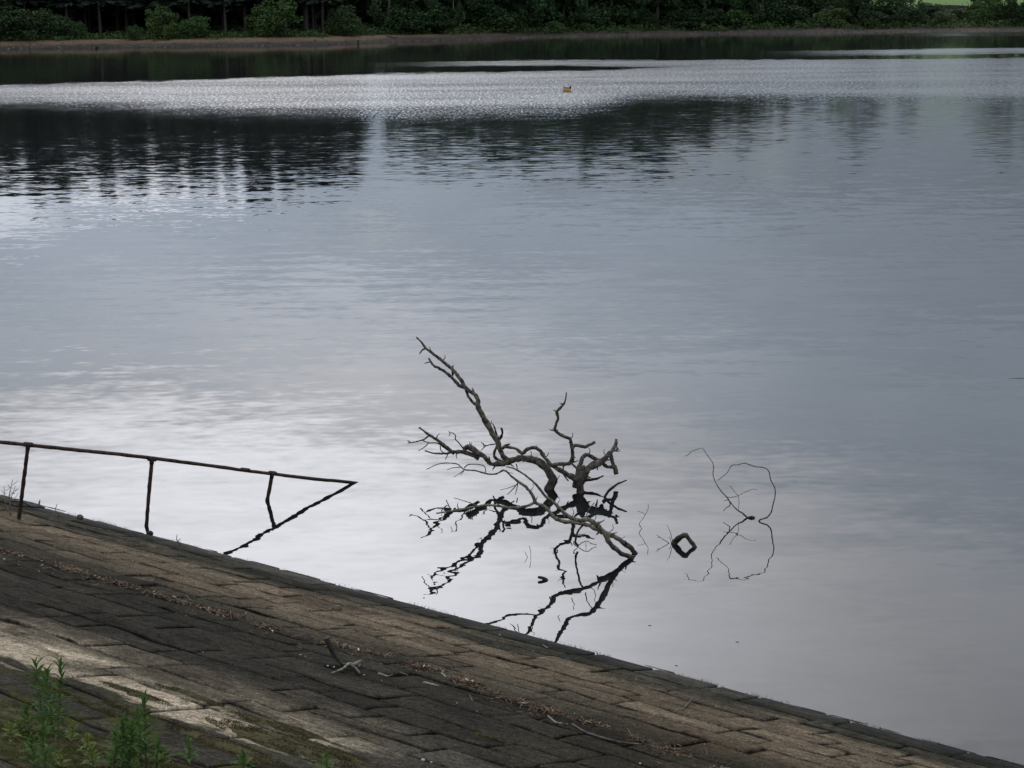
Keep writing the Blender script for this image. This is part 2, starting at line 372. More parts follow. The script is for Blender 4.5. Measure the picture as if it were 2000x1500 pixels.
m_earth, q, b = mat('far_bank_earth')
P_ = q.n('ShaderNodeNewGeometry').outputs['Position']; ex, ey, ez = q.xyz(P_)
en = q.noise(P_, 0.25, 5.0, 0.6).outputs[0]; eg = q.noise(P_, 2.5, 4.0, 0.7).outputs[0]
zz = q.m('ADD', ez, q.m('MULTIPLY', q.m('SUBTRACT', en, 0.5), 0.55))
sand = q.mix(q.sstep(zz, 0.15, 0.75), (.040, .036, .030, 1), (.19, .13, .078, 1))
sand = q.mix(q.sstep(ex, -28.0, 8.0), sand, (.062, .049, .039, 1))
sand = q.mix(q.sstep(eg, 0.4, 0.65, 0.0, 0.5), sand, (.06, .052, .044, 1))
soil = q.mix(en, (.022, .03, .014, 1), (.05, .06, .022, 1))
field = q.mix(eg, (.075, .135, .030, 1), (.11, .18, .045, 1))
veg = q.mix(q.m('MULTIPLY', q.sstep(ex, 56.0, 66.0), q.sstep(ey, 322.0, 328.0)), soil, field)
q.put(b.inputs['Base Color'], q.mix(q.sstep(zz, q.lin(ex, -30.0, 10.0, 0.9, 0.58), q.lin(ex, -30.0, 10.0, 1.1, 0.76)), sand, veg)); b.inputs['Roughness'].default_value = 0.95; b.inputs['Specular IOR Level'].default_value = 0.1
m_grass = simple('crest_turf', (.035, .06, .02), (.07, .095, .03), 0.8, 0.95)

# ------------------------------------------------------------------ setting: water, far shore, hillside
mk('water', [(-900, -60, 0), (900, -60, 0), (900, 700, 0), (-900, 700, 0)], [(0, 1, 2, 3)], m_water)['kind'] = 'structure'
xs = np.concatenate([np.linspace(-900, -130, 12), np.arange(-120, 121, 1.5), np.linspace(130, 900, 12)])
ts = np.concatenate([[-30, -8, -3], np.arange(-1.5, 14, 0.8), np.arange(15, 70, 4), [80, 100, 140, 200, 320, 520, 900, 2200]])
V = []; nt = len(ts)
for x in xs:
    s_ = shore(x)
    for t in ts: V.append((x, s_ + t, gz(x, s_ + t)))
Fc = [(i * nt + j, (i + 1) * nt + j, (i + 1) * nt + j + 1, i * nt + j + 1) for i in range(len(xs) - 1) for j in range(nt - 1)]
mk('far_shore', V, Fc, m_earth, smooth=True)['kind'] = 'structure'

# near embankment: bedding under the stone pitching, and the crest it climbs to
VT = 13.2; us = np.arange(-3, 17.01, 0.12); vs = np.arange(-1.6, 8.6, 0.12); V, Fc = [], []
for u in us:
    for v in vs: V.append(S(u, v, -0.034 + 0.024 * nz(u * 1.6, v * 1.6, 1) + 0.010 * nz(u * 9, v * 9, 2)))
nv = len(vs)
Fc = [(i * nv + j, (i + 1) * nv + j, (i + 1) * nv + j + 1, i * nv + j + 1) for i in range(len(us) - 1) for j in range(nv - 1)]
bed = mk('embankment', V, Fc, m_joint, smooth=True); bed['kind'] = 'structure'
def slab(ua, ub, va, vb, h):
    return [S(ua, va, h), S(ub, va, h), S(ub, vb, h), S(ua, vb, h)]
V = slab(-150, 150, -12, -1.5, -0.06) + slab(-150, -2.9, -1.5, VT, -0.005) + slab(16.9, 150, -1.5, VT, -0.005) + slab(-2.9, 16.9, 8.5, VT, -0.005)
UVs = [(u, v) for (a_, b_, c_, d_) in ((-150, 150, -12, -1.5), (-150, -2.9, -1.5, VT), (16.9, 150, -1.5, VT), (-2.9, 16.9, 8.5, VT)) for u, v in ((a_, c_), (b_, c_), (b_, d_), (a_, d_))]
mk('pitched_slope', V, [(0, 1, 2, 3), (4, 5, 6, 7), (8, 9, 10, 11), (12, 13, 14, 15)], stone_mat('slope_beyond', True), uvs=UVs)['kind'] = 'structure'
c0, c1 = S(-900, VT, -0.01), S(900, VT, -0.01); back = -NWT * 1500
mk('ground', [c0, c1, c1 + back, c0 + back], [(0, 1, 2, 3)], m_grass)['kind'] = 'structure'

# ------------------------------------------------------------------ stones of the pitching, each a child of the embankment
RIM = []
def add_rim(o, vals):
    at = o.data.attributes.new('rim', 'FLOAT', 'POINT'); at.data.foreach_set('value', vals)
def stone_geom(u0, u1, v0a, v0b, v1a, v1b, seed):
    r = random.Random(seed); g = lambda: r.choice((0.001, 0.004, 0.008, 0.014)) * r.uniform(.5, 1.2)
    j = lambda s: r.uniform(-s, s)
    cor = [(u0 + g() + j(.02), v0a + g() + j(.012)), (u1 - g() + j(.02), v0b + g() + j(.012)), (u1 - g() + j(.02), v1b - g() + j(.012)), (u0 + g() + j(.02), v1a - g() + j(.012))]
    ring = []
    for i in range(4):
        p, n = cor[i], cor[(i + 1) % 4]; L = math.hypot(n[0] - p[0], n[1] - p[1]); m = max(2, int(L / 0.085))
        nx, ny = -(n[1] - p[1]) / L, (n[0] - p[0]) / L
        for s in range(m):
            t = s / m; w = max(0.0, 0.003 + 0.026 * nz(p[0] * 3 + t * L * 5, p[1] * 3 + i * 7.7, seed * 0.37)) * (1 if s else 0.3) + max(0, 0.009 * nz(p[0] * 11 + t * L * 14, i * 3.3, seed * 0.71))
            ch = 0.02 if s == 0 else 0
            dx_, dy_ = (cor[(i + 2) % 4][0] + cor[i - 1][0]) / 2 - p[0], (cor[(i + 2) % 4][1] + cor[i - 1][1]) / 2 - p[1]
            ring.append((p[0] + (n[0] - p[0]) * t + nx * w + ch * (1 if dx_ > 0 else -1) * 0.5, p[1] + (n[1] - p[1]) * t + ny * w))
    cu, cv = sum(p[0] for p in ring) / len(ring), sum(p[1] for p in ring) / len(ring)
    lift, tu, tv = j(.0045), j(.007), j(.012)
    if cv < .45: lift, tu, tv = lift * .3, tu * .3, tv * .3
    if r.random() < 0.07: lift -= r.uniform(.006, .014)
    def H_(u, v): return lift + tu * (u - cu) + tv * (v - cv) + (0.010 * nz(u * 3.3, v * 3.3, 0.5) + 0.012 * nz(u * .9, v * .9, 1.5)) * min(1.0, max(0.15, v * 1.6))
    n = len(ring); V, UV = [], []
    rings = [(0.0, -0.075), (0.0, -0.010), (0.010, -0.003), (0.032, 0.0)]
    for ins, h in rings:
        for (u, v) in ring:
            du, dv = cu - u, cv - v; L = math.hypot(du, dv) + 1e-6; kx = min(1, ins * 1.3 / L)
            uu, v2 = u + du * kx, v + dv * kx
            V.append(S(uu, v2, H_(uu, v2) + h)); UV.append((uu, v2))
    V.append(S(cu, cv, H_(cu, cv) + 0.001)); UV.append((cu, cv)); ci = len(V) - 1; Fc = []
    for a in range(len(rings) - 1):
        for s in range(n):
            s2 = (s + 1) % n; Fc.append((a * n + s, a * n + s2, (a + 1) * n + s2, (a + 1) * n + s))
    o = 3 * n
    for s in range(n): Fc.append((o + s, o + (s + 1) % n, ci))
    RIM.clear(); RIM.extend([1.0] * (2 * n) + [0.6] * n + [0.0] * (n + 1))
    c = np.array(S(cu, cv)); return [v - c for v in V], Fc, UV, c
courses = [-1.3, -.85, -.42, 0.04, .42, .72, 1.02, 1.36, 1.70, 2.02, 2.36, 2.86, 3.2, 3.52, 3.95, 4.30, 4.62, 5.0, 5.42, 5.95, 6.45, 6.95, 7.4, 7.9, 8.4]
def wander(kc, u): return courses[kc] + 0.075 * nz(u * 0.33, kc * 3.1, 4) + 0.02 * nz(u * 1.3, kc * 5.1, 8)
rows, extra = [], []
sid = 0; rr = random.Random(21)
for kc in range(len(courses) - 1):
    u = -2.6 + rr.uniform(0, 0.6); hgt = courses[kc + 1] - courses[kc]
    while u < 16.4:
        L = rr.choice([0.42, 0.6, 0.75, 0.9, 1.1, 1.35]) * rr.uniform(0.85, 1.15) * (0.85 if hgt < 0.36 else 1.05)
        u1 = u + L; sid += 1
        a0, b0, a1, b1 = wander(kc, u), wander(kc, u1), wander(kc + 1, u), wander(kc + 1, u1)
        pieces = [(u, u1, a0, b0, a1, b1)]
        if rr.random() < 0.13 and hgt > 0.36:                         # some stones are two thin ones on top of each other
            f = rr.uniform(0.4, 0.6); ma, mb = a0 + (a1 - a0) * f, b0 + (b1 - b0) * f
            pieces = [(u, u1, a0, b0, ma, mb), (u, u1, ma, mb, a1, b1)]
        for i_, pc in enumerate(pieces):
            x, y = proj(S((pc[0] + pc[1]) / 2, (pc[2] + pc[4]) / 2))
            inside = -110 < x < 2110 and y < 1620
            (rows if inside else extra).append((pc, sid * 3 + i_, (x, y)))
        u = u1
rows.sort(key=lambda r_: max(0, -r_[2][0]) + max(0, r_[2][0] - 2000) + max(0, r_[2][1] - 1500))
extra += rows[298:]; rows = rows[:298]
for pc, sd, _ in rows:
    V, Fc, UV, c = stone_geom(*pc, sd)
    o = mk('stone', V, Fc, m_stone, bed, loc=tuple(c), uvs=UV); add_rim(o, RIM)
V, Fc, UV, RA = [], [], [], []
for pc, sd, _ in extra:
    v_, f_, t_, c = stone_geom(*pc, sd); o_ = len(V); V += [p + c for p in v_]; Fc += [tuple(i + o_ for i in f) for f in f_]; UV += t_; RA += RIM
o = mk('outlying_stones', V, Fc, m_stone, bed, uvs=UV); add_rim(o, RA); o['kind'] = 'stuff'

# ------------------------------------------------------------------ handrail running down into the water
RE = on_z(692, 943); RT3 = on_z(533.5, 978); hd = RT3 - RE; hd /= np.linalg.norm(hd)
TANR = 0.288
def rail_pt(s): return RE + hd * s + np.array([0, 0, TANR * s])
def rail_at(x):
    return min(np.arange(-0.5, 9, 0.005), key=lambda s: abs(proj(rail_pt(s))[0] - x))
hr = empty('handrail', rail_pt(3.0), 'rusty iron handrail on three posts running down the slope into the water', 'railing')
O = np.array(hr.location)
ss = np.arange(-1.2, 6.5, 0.08)
V, Fc = tube([rail_pt(s) + np.array([0, 0, 0.004 * nz(s * 3, 0, 0) - 0.010 * math.sin(s * 1.7)]) - O for s in ss], [0.0205 * (1 + 0.08 * nz(s * 9, 5, 1)) for s in ss], 8, rough=0.18)
mk('rail', V, Fc, m_rust, hr, smooth=True)
TD = np.cross(np.cross(DN, hd), hd); 
for (tx, bx, by, sub) in ((55, 37, 1014, 0), (297, 285, 1035, 0.25), (532, 521.5, 980, 0.7)):
    top = rail_pt(rail_at(tx))
    if tx == 532:
        bot = on_y(bx, by, top[1]); bot = bot + (bot - top) / np.linalg.norm(bot - top) * sub
    else:
        u, v = on_slope(bx, by); bot = np.array(S(u, v, -0.01)); bot = bot + (bot - top) / np.linalg.norm(bot - top) * (0.10 + sub)
    n = 26; P = [bot + (top - bot) * (i / n) - O for i in range(n + 1)]
    V, Fc = tube(P, [0.0215 * (1 + 0.14 * nz(i * 0.6, tx, 2)) for i in range(n + 1)], 8, rough=0.22, seed=tx)
    mk('post', V, Fc, m_rust, hr, smooth=True)
    dirv = rail_pt(1) - rail_pt(0); dirv /= np.linalg.norm(dirv)
    V, Fc = tube([top - dirv * 0.05 - O, top - dirv * 0.035 - O, top + dirv * 0.035 - O, top + dirv * 0.05 - O], [0.0225, 0.027, 0.027, 0.0225], 8, rough=0.1)
    V2, F2 = tube([top - O, top + (bot - top) / np.linalg.norm(bot - top) * 0.06 - O], [0.026, 0.0245], 8)
    mk('collar', *join([(V, Fc), (V2, F2)]), m_rust, hr, smooth=True)
top = rail_pt(rail_at(479))
V, Fc = tube([top - dirv * 0.06 - O, top - dirv * 0.05 - O, top + dirv * 0.05 - O, top + dirv * 0.06 - O], [0.021, 0.0245, 0.0245, 0.021], 8, rough=0.1)
mk('coupling', V, Fc, m_rust, hr, smooth=True)

# ------------------------------------------------------------------ dead branches standing in the water
Z5 = lambda p: (780 + p[0] * .24, 640 + p[1] * .24)
Z6 = lambda p: (780 + p[0] * .24, 920 + p[1] * .24)
Z7 = lambda p: (1220 + p[0] * .2133, 840 + p[1] * .2133)
PXM = 20.3 / F * .24
def branch(root, cs, pts, foot, w, m, name='branch', rough=0.42, zs=None, seg=8, pxm=None):
    """pts traced along the branch, foot = rows of water straight below its two ends, w = widths at the ends (or a list)"""
    O = np.array(root.location); n = len(pts)
    if not hasattr(foot, '__len__'): foot = (foot, foot)
    cum = [0]
    for i in range(1, n): cum.append(cum[-1] + math.hypot(pts[i][0] - pts[i - 1][0], pts[i][1] - pts[i - 1][1]))
    P, R = [], []
    for i, p in enumerate(pts):
        x, y = cs(p); t = cum[i] / cum[-1]
        f = foot[0] + (foot[1] - foot[0]) * t
        Y = on_z(x, f)[1]; pt = on_y(x, y, Y)
        if zs is not None and i == 0: pt[2] = zs
        wd = np.interp(t, np.linspace(0, 1, len(w)), w)
        pt = pt + np.array([0, 0.02 * nz(pt[0] * 7, pt[2] * 7, len(pts)), 0])
        P.append(pt - O); R.append(max(0.0025, wd * 0.5 * (pxm or PXM)))
    V, Fc = tube(P, R, seg, step=max(0.010, min(0.022, R[0])), rough=rough, seed=len(pts) * 1.7 + pts[0][0])
    if name == 'limb':                                                                # snapped spurs along the limb
        rs = random.Random(int(pts[0][0])); extra_ = []
        for _ in range(5):
            j = rs.randrange(1, len(P) - 1); a = rs.uniform(0, 6.28); d = np.array([math.cos(a), rs.uniform(-.5, .5), math.sin(a)]); L = rs.uniform(.03, .075)
            extra_.append(tube([P[j], P[j] + d * (R[j] + L * .5), P[j] + d * (R[j] + L) + np.array([.01, 0, .01])], [min(.012, R[j] * .5), min(.009, R[j] * .4), .003], 5))
        V, Fc = join([(V, Fc)] + extra_)
    return mk(name, V, Fc, m, root, smooth=True)
def root_at(x, y, name, label, cat, group=None):
    return empty(name, on_z(x, y), label, cat, group)

GR = 'dead branches standing out of the water'
A = root_at(1068, 955, 'dead_limb', 'large forked dead limb leaning up left out of the water with the tallest tip', 'dead branch', GR)
branch(A, Z5, [(1165,1400),(1215,1310),(1250,1235),(1200,1150),(1135,1095),(1060,1068),(1005,1060),(950,1072),(885,1078),(845,1045),(818,990),(800,930),(765,870),(722,800),(692,740),(655,680),(638,622),(640,585),(620,552),(590,527),(545,497),(500,420),(430,340),(350,270),(270,210),(215,168),(180,120),(138,78)], (958,917), (70,70,68,64,60,48,42,48,48,40,34,32,28,26,22,14), m_wood, 'limb')
branch(A, Z5, [(628,628),(598,608),(562,560),(546,518),(540,492),(482,465),(422,400),(370,358),(310,322),(290,318),(262,285),(238,248)], (929,921), (26,22,24,30,28,24,22,24,14), m_wood)
branch(A, Z5, [(262,282),(240,280),(205,290)], 921, (12,8), m_wood)
branch(A, Z5, [(216,170),(188,180),(163,215)], 919, (16,10), m_dark)
branch(A, Z5, [(434,390),(432,350),(436,305)], 923, (20,12), m_dark)
branch(A, Z5, [(618,550),(604,515),(592,488)], 927, (20,8), m_dark)
branch(A, Z5, [(800,910),(785,850),(772,805),(758,780)], 935, (22,10), m_dark)
branch(A, Z5, [(812,920),(832,880),(838,845),(828,815)], 935, (24,18), m_dark)
branch(A, Z5, [(790,945),(740,952),(705,960),(665,933)], 935, (12,7), m_dark, 'twig')
branch(A, Z5, [(708,958),(685,978),(662,1002)], 935, (9,6), m_dark, 'twig')
branch(A, Z5, [(690,972),(682,950),(685,938)], 935, (8,5), m_dark, 'twig')
branch(A, Z5, [(800,950),(776,1000),(772,1045),(800,1075),(850,1100)], 938, (24,24,30), m_wood)
branch(A, Z5, [(905,1085),(850,1105),(790,1110),(745,1110),(715,1080),(690,1045),(645,1022),(600,990),(560,965),(535,985)], (945,939), (56,46,44,36,38,48,52,40), m_wood, 'limb')
branch(A, Z5, [(645,1068),(605,1042),(525,1012),(430,1008),(385,975),(320,922),(240,870),(170,818)], (939,942), (34,36,34,30,26,22,14), m_wood)
branch(A, Z5, [(435,1012),(385,1022),(300,1022),(255,1015),(208,1000)], 940, (18,16,12), m_wood)
branch(A, Z5, [(242,876),(200,910),(130,930),(70,938)], (941,934), (14,9), m_wood, 'twig')
branch(A, Z5, [(95,934),(72,920),(66,914)], 934, (9,6), m_wood, 'twig')
branch(A, Z5, [(182,918),(240,938),(310,940),(372,980),(445,1030)], 940, (9,11,14), m_wood, 'twig')
branch(A, Z5, [(238,938),(200,975),(153,1003)], 938, (9,6), m_wood, 'twig')
branch(A, Z5, [(332,962),(338,998),(375,1032),(398,1020)], 938, (10,7), m_wood, 'twig')
branch(A, Z5, [(400,1010),(390,1040),(374,1075)], 938, (10,6), m_dark, 'twig')
branch(A, Z5, [(525,992),(490,942),(455,905),(458,878),(436,857),(412,855),(402,842)], 939, (12,10,7), m_dark, 'twig')
branch(A, Z5, [(413,858),(404,885)], 939, (7,5), m_dark, 'twig')
branch(A, Z5, [(735,1105),(735,1075),(728,1048)], 942, (16,10), m_dark)
branch(A, Z5, [(950,1110),(958,1135),(956,1155)], 945, (10,8), m_wood, 'twig')
branch(A, Z5, [(165,822),(158,812),(178,812)], 942, (12,6), m_wood, 'twig')

B = root_at(1132, 962, 'dead_stump', 'gnarled dead stump with a thin upright twisted branch and a thick right fork', 'dead branch', GR)
branch(B, Z5, [(1470,1390),(1470,1310),(1465,1240),(1475,1175),(1490,1125)], (962,958), (66,66,58,42), m_wood, 'limb')
branch(B, Z5, [(1430,1300),(1445,1230),(1452,1180),(1470,1110),(1490,1055),(1530,1030),(1590,1062),(1655,1092)], (960,945), (48,40,36,34,34), m_wood)
branch(B, Z5, [(1470,1280),(1505,1195),(1545,1140),(1600,1112),(1660,1082),(1700,1032),(1732,1000),(1760,955),(1765,908)], (960,941), (60,62,60,56,46,32,22), m_wood, 'limb')
branch(B, Z5, [(1722,1020),(1732,1090),(1755,1145),(1766,1190)], 943, (26,30,44,36), m_wood)
branch(B, Z5, [(1655,1105),(1690,1130),(1745,1132)], 944, (30,26,30), m_wood)
branch(B, Z5, [(1762,1005),(1778,975)], 942, (20,12), m_wood)
branch(B, Z5, [(1600,1115),(1610,1140),(1612,1160)], 948, (20,8), m_dark, 'twig')
branch(B, Z5, [(1450,1260),(1410,1215),(1345,1182),(1285,1145),(1232,1112),(1185,1062),(1150,1002),(1100,976),(1042,990),(1000,1020),(942,982),(850,966)], (960,946), (54,46,38,32,30,28,30,24,28), m_wood)
branch(B, Z5, [(842,985),(862,958),(902,946)], 946, (26,12), m_dark)
branch(B, Z5, [(1116,980),(1112,960)], 948, (14,8), m_wood, 'twig')
branch(B, Z5, [(998,1020),(1000,1040)], 946, (16,8), m_dark, 'twig')
branch(B, Z5, [(1236,1122),(1282,1110),(1340,1112),(1392,1100),(1412,1050),(1405,985),(1395,930),(1385,903),(1338,882),(1268,840),(1276,780),(1292,738),(1280,688),(1302,660),(1340,618),(1355,570),(1358,525)], (957,961), (30,34,36,36,30,26,26,24,24,22,14,8), m_wood, 'limb')
branch(B, Z5, [(1282,688),(1268,675),(1253,668)], 961, (14,7), m_wood, 'twig')
branch(B, Z5, [(1402,990),(1430,958),(1510,970),(1552,950),(1592,930)], 959, (28,30,26,24), m_wood)
branch(B, Z5, [(1400,1100),(1440,1142),(1480,1160)], 959, (18,20), m_wood)
branch(B, Z5, [(1332,1118),(1338,1195),(1376,1250)], 960, (16,10), m_wood, 'twig')
branch(B, Z5, [(1208,1218),(1250,1246),(1280,1240),(1305,1202)], 952, (10,9,5), m_wood, 'twig')
branch(B, Z5, [(1498,1240),(1575,1235),(1625,1222),(1662,1203)], 950, (26,24,10), m_dark)
branch(B, Z5, [(1500,1170),(1502,1140),(1500,1118)], 956, (26,16), m_dark)

Cc = root_at(1226, 1088, 'dead_limb', 'pale bleached pair of dead boughs rising left from the water nearest the stone slope', 'dead branch', GR)
PX3 = 0.9 * 17.5 / F * .24
branch(Cc, Z6, [(1905,720),(1865,692),(1800,665),(1742,620),(1702,570),(1680,520),(1640,478),(1600,430),(1540,398),(1470,398),(1400,382),(1340,340),(1260,260),(1190,205),(1130,130),(1080,80),(1020,30),(970,-2),(930,-22),(870,-36)], (1090,1135), (44,44,50,46,44,40,34,28,24,20,16,12), m_pale, 'limb', pxm=PX3, zs=-.03)
branch(Cc, Z6, [(1935,668),(1890,630),(1830,588),(1775,548),(1700,512),(1630,490),(1560,452),(1490,425),(1410,418),(1330,408),(1262,378),(1222,330),(1180,290),(1108,255),(1080,190),(1030,130),(970,90),(900,30),(868,-2),(845,-8)], (1080,1098), (46,48,44,44,40,40,36,34,30,28,22,16), m_pale, 'limb', pxm=PX3, zs=-.03)
branch(Cc, Z5, [(848,1158),(790,1190),(720,1190),(620,1166),(530,1155),(470,1110),(390,1100),(310,1110),(220,1152)], (1098,1112), (16,14,13,11,9,6), m_twig, pxm=PX3)
branch(Cc, Z5, [(528,1142),(560,1115),(620,1110),(682,1120),(702,1150),(700,1178)], 1104, (11,9,8), m_twig, 'twig', pxm=PX3)
branch(Cc, Z5, [(495,1135),(440,1140),(388,1157)], 1106, (8,6), m_twig, 'twig', pxm=PX3)
branch(Cc, Z5, [(528,1158),(490,1185),(443,1216)], 1103, (8,5), m_twig, 'twig', pxm=PX3)
branch(Cc, Z5, [(524,1165),(508,1185),(498,1198)], 1103, (8,5), m_twig, 'twig', pxm=PX3)
branch(Cc, Z6, [(1105,258),(1030,288),(900,300),(800,280),(720,275),(620,290),(500,310),(400,328),(300,346)], (1093,1112), (28,28,24,22,20,14), m_pale, pxm=PX3)
branch(Cc, Z6, [(650,285),(550,246),(445,220)], 1104, (9,6), m_pale, 'twig', pxm=PX3)
branch(Cc, Z6, [(965,95),(930,140),(880,190)], 1094, (10,7), m_dark, 'twig', pxm=PX3)
branch(Cc, Z6, [(963,100),(955,150),(943,190)], 1094, (9,6), m_dark, 'twig', pxm=PX3)
branch(Cc, Z6, [(945,115),(880,140),(820,155)], 1095, (7,4), m_dark, 'twig', pxm=PX3)
branch(Cc, Z6, [(1640,480),(1622,440),(1615,408)], 1086, (16,8), m_dark, 'twig', pxm=PX3)
branch(Cc, Z6, [(1845,595),(1842,578),(1838,565)], 1084, (18,10), m_dark, 'twig', pxm=PX3)
branch(Cc, Z6, [(1520,405),(1522,370),(1545,310),(1588,255)], 1088, (11,8), m_pale, 'twig', pxm=PX3)
branch(Cc, Z6, [(1222,330),(1225,290),(1218,258)], 1086, (16,9), m_wood, 'twig', pxm=PX3)
branch(Cc, Z6, [(1500,430),(1455,490),(1438,540),(1432,580),(1452,605)], (1088,1072), (18,18,20,22), m_wood, pxm=PX3)
branch(Cc, Z6, [(1432,580),(1418,575),(1424,600),(1450,622)], 1070, (10,8), m_wood, 'twig', pxm=PX3)
branch(Cc, Z6, [(1320,402),(1295,385),(1285,368)], 1086, (12,6), m_dark, 'twig', pxm=PX3)

for pts_, f_ in (([(1560,440),(1600,380),(1590,330),(1618,290)],1086),([(1700,505),(1740,470),(1735,430)],1084),([(1400,385),(1420,340),(1405,300)],1092),([(1300,300),(1290,262),(1310,232)],1098),([(1800,575),(1815,545),(1840,530)],1083),([(1180,290),(1150,300),(1120,322)],1092),([(1060,165),(1090,130),(1085,100)],1096)):
    branch(Cc, Z6, pts_, f_, (9, 4), m_twig, 'twig', pxm=PX3)
for pts_, f_ in (([(1060,1066),(1075,1030),(1068,1005)],950),([(1180,1060),(1205,1040),(1215,1012)],952),([(1290,840),(1262,822),(1240,828)],961),([(1388,905),(1412,880),(1408,855)],960),([(1690,1045),(1665,1020),(1668,990)],943),([(1540,1030),(1552,1000),(1540,975)],945)):
    branch(B, Z5, pts_, f_, (10, 5), m_wood, 'twig')
for pts_, f_ in (([(655,690),(632,672),(620,650)],928),([(350,270),(372,245),(370,222)],919),([(470,1010),(462,1042),(470,1068)],940),([(300,905),(312,875),(332,862)],941),([(600,990),(585,955),(590,930)],940),([(720,800),(748,780),(752,750)],932)):
    branch(A, Z5, pts_, f_, (11, 5), m_wood, 'twig')
t = root_at(1181, 972, 'dead_branch', 'short bent dead branch sticking up right of the gnarled stump', 'dead branch', GR)
branch(t, Z5, [(1690,1400),(1672,1375),(1700,1335),(1728,1305),(1780,1270),(1852,1240)], (971,968), (24,24,22,18,10), m_dark)
PXT = 0.86 * 18.8 / F * .2133
t = root_at(1470, 1012, 'bare_twig', 'long thin bare twig arching up left beside the looped twig', 'twig', GR)
branch(t, Z7, [(1195,832),(1185,800),(1165,794),(1122,800),(1085,765),(1040,740),(1000,700),(960,650),(938,618),(880,555),(838,490),(810,415),(815,340),(805,295),(780,260),(750,220),(708,165),(650,182),(610,195),(588,222),(552,238)], (1012,1004), (34,22,14,12,12,10,9,9,8,7,6,6), m_twig, pxm=PXT)
branch(t, Z7, [(940,617),(990,615),(1040,600),(1110,565),(1165,540),(1215,545)], (1007,1005), (7,5), m_twig, 'twig', pxm=PXT)
branch(t, Z7, [(1040,600),(1010,570),(980,530),(962,508)], 1006, (6,4), m_twig, 'twig', pxm=PXT)
branch(t, Z7, [(1040,602),(1048,660),(1040,738)], 1008, (6,5), m_twig, 'twig', pxm=PXT)
branch(t, Z7, [(962,652),(966,690),(930,715),(905,742)], 1009, (14,6), m_twig, 'twig', pxm=PXT)
branch(t, Z7, [(955,645),(930,640),(905,650)], 1009, (8,5), m_twig, 'twig', pxm=PXT)
t = root_at(1483, 1017, 'looped_twig', 'thin dead twig bent round in a wide loop above the water', 'twig', GR)
branch(t, Z7, [(1262,860),(1232,832),(1240,820),(1300,800),(1340,760),(1360,670),(1378,600),(1375,530),(1335,450),(1325,390),(1300,355),(1260,340),(1200,335),(1100,305),(1040,318),(980,325),(940,390),(855,462)], (1018,1016), (18,15,13,12,11,10,9,8,7,7), m_twig, pxm=PXT)
branch(t, Z7, [(1105,308),(1102,290)], 1016, (6,4), m_twig, 'twig', pxm=PXT)
t = root_at(1330, 1066, 'arched_stub', 'short thick arched stub of dead wood with both ends under water', 'dead branch', GR)
branch(t, Z7, [(425,1072),(452,1038),(492,1000),(530,970),(566,962),(590,1006),(626,1044),(648,1084),(645,1120)], (1061,1070), (56,58,56,50,42,40,40,44), m_wood, pxm=17.8 / F * .2133)
t = root_at(1254, 1033, 'bare_twig', 'thin zigzag twig right of the pale boughs, standing alone in water', 'twig', GR)
branch(t, Z7, [(165,940),(157,905),(133,862),(162,820),(190,775),(215,720),(215,668)], 1033, (7,6,5), m_twig, pxm=PXT)
branch(t, Z7, [(190,775),(160,755),(122,745)], 1033, (5,4), m_twig, 'twig', pxm=PXT)
t = root_at(1307, 1062, 'bare_twig', 'tiny slanting twig just left of the arched stub', 'twig', GR)
branch(t, Z7, [(430,1055),(400,1032),(350,1000),(292,962)], 1061, (9,5), m_twig, pxm=PXT)
branch(t, Z7, [(320,982),(300,985)], 1061, (5,3), m_twig, 'twig', pxm=PXT)
t = root_at(1314, 1062, 'bare_twig', 'upright curved twig touching the left end of the arched stub', 'twig', GR)
branch(t, Z7, [(442,1060),(440,1030),(420,940),(388,868)], 1061, (7,5), m_twig, pxm=PXT)
branch(t, Z7, [(428,1045),(422,1005),(408,978)], 1061, (6,4), m_twig, 'twig', pxm=PXT)
t = root_at(1033, 1090, 'bare_twig', 'faint small pair of twig tips left of the pale boughs near the slope', 'twig', GR)
branch(t, Z6, [(1060,722),(1048,708),(1035,685),(1020,655)], 1088, (5,4), m_twig, pxm=PXT)
branch(t, Z6, [(1066,712),(1070,668),(1058,608)], 1088, (5,4), m_twig, 'twig', pxm=PXT)
t = root_at(1056, 1134, 'wood_stub', 'small dark nub of wood poking from water closest to the slope', 'dead branch', GR)
branch(t, Z6, [(1215,905),(1192,886),(1160,870),(1128,868)], 1133, (30,32,28,20), m_dark, pxm=16.8 / F * .24)
t = root_at(1118, 1078, 'bare_twig', 'fine ring of twig lying on the water under the pale boughs', 'twig', GR)
branch(t, Z6, [(1440,632),(1458,608),(1490,582),(1530,568),(1565,590),(1605,600)], (1068,1066), (9,8,7,6), m_twig, pxm=PX3)
branch(t, Z6, [(1520,618),(1518,605),(1520,575)], 1067, (6,4), m_twig, 'twig', pxm=PX3)
for lab, (x, y), ln in (('speck of floating twig on open water off the right slope', (1269, 1222), .035), ('speck of floating leaf on water beside the edge of the slope', (1321, 1300), .025), ('fleck of floating bark on open water in the lower right', (1440, 1254), .035), ('sliver of floating wood at the far right edge', (1992, 739), .35)):
    p = on_z(x, y); e = empty('floating_twig', p, lab, 'twig', 'bits of wood floating on the water')
    V, Fc = tube([(-ln / 2, 0.004, 0), (0, 0, 0.002), (ln / 2, -0.006, 0)], [.002, .0035, .002], 5); mk('twig', V, Fc, m_twig, e)

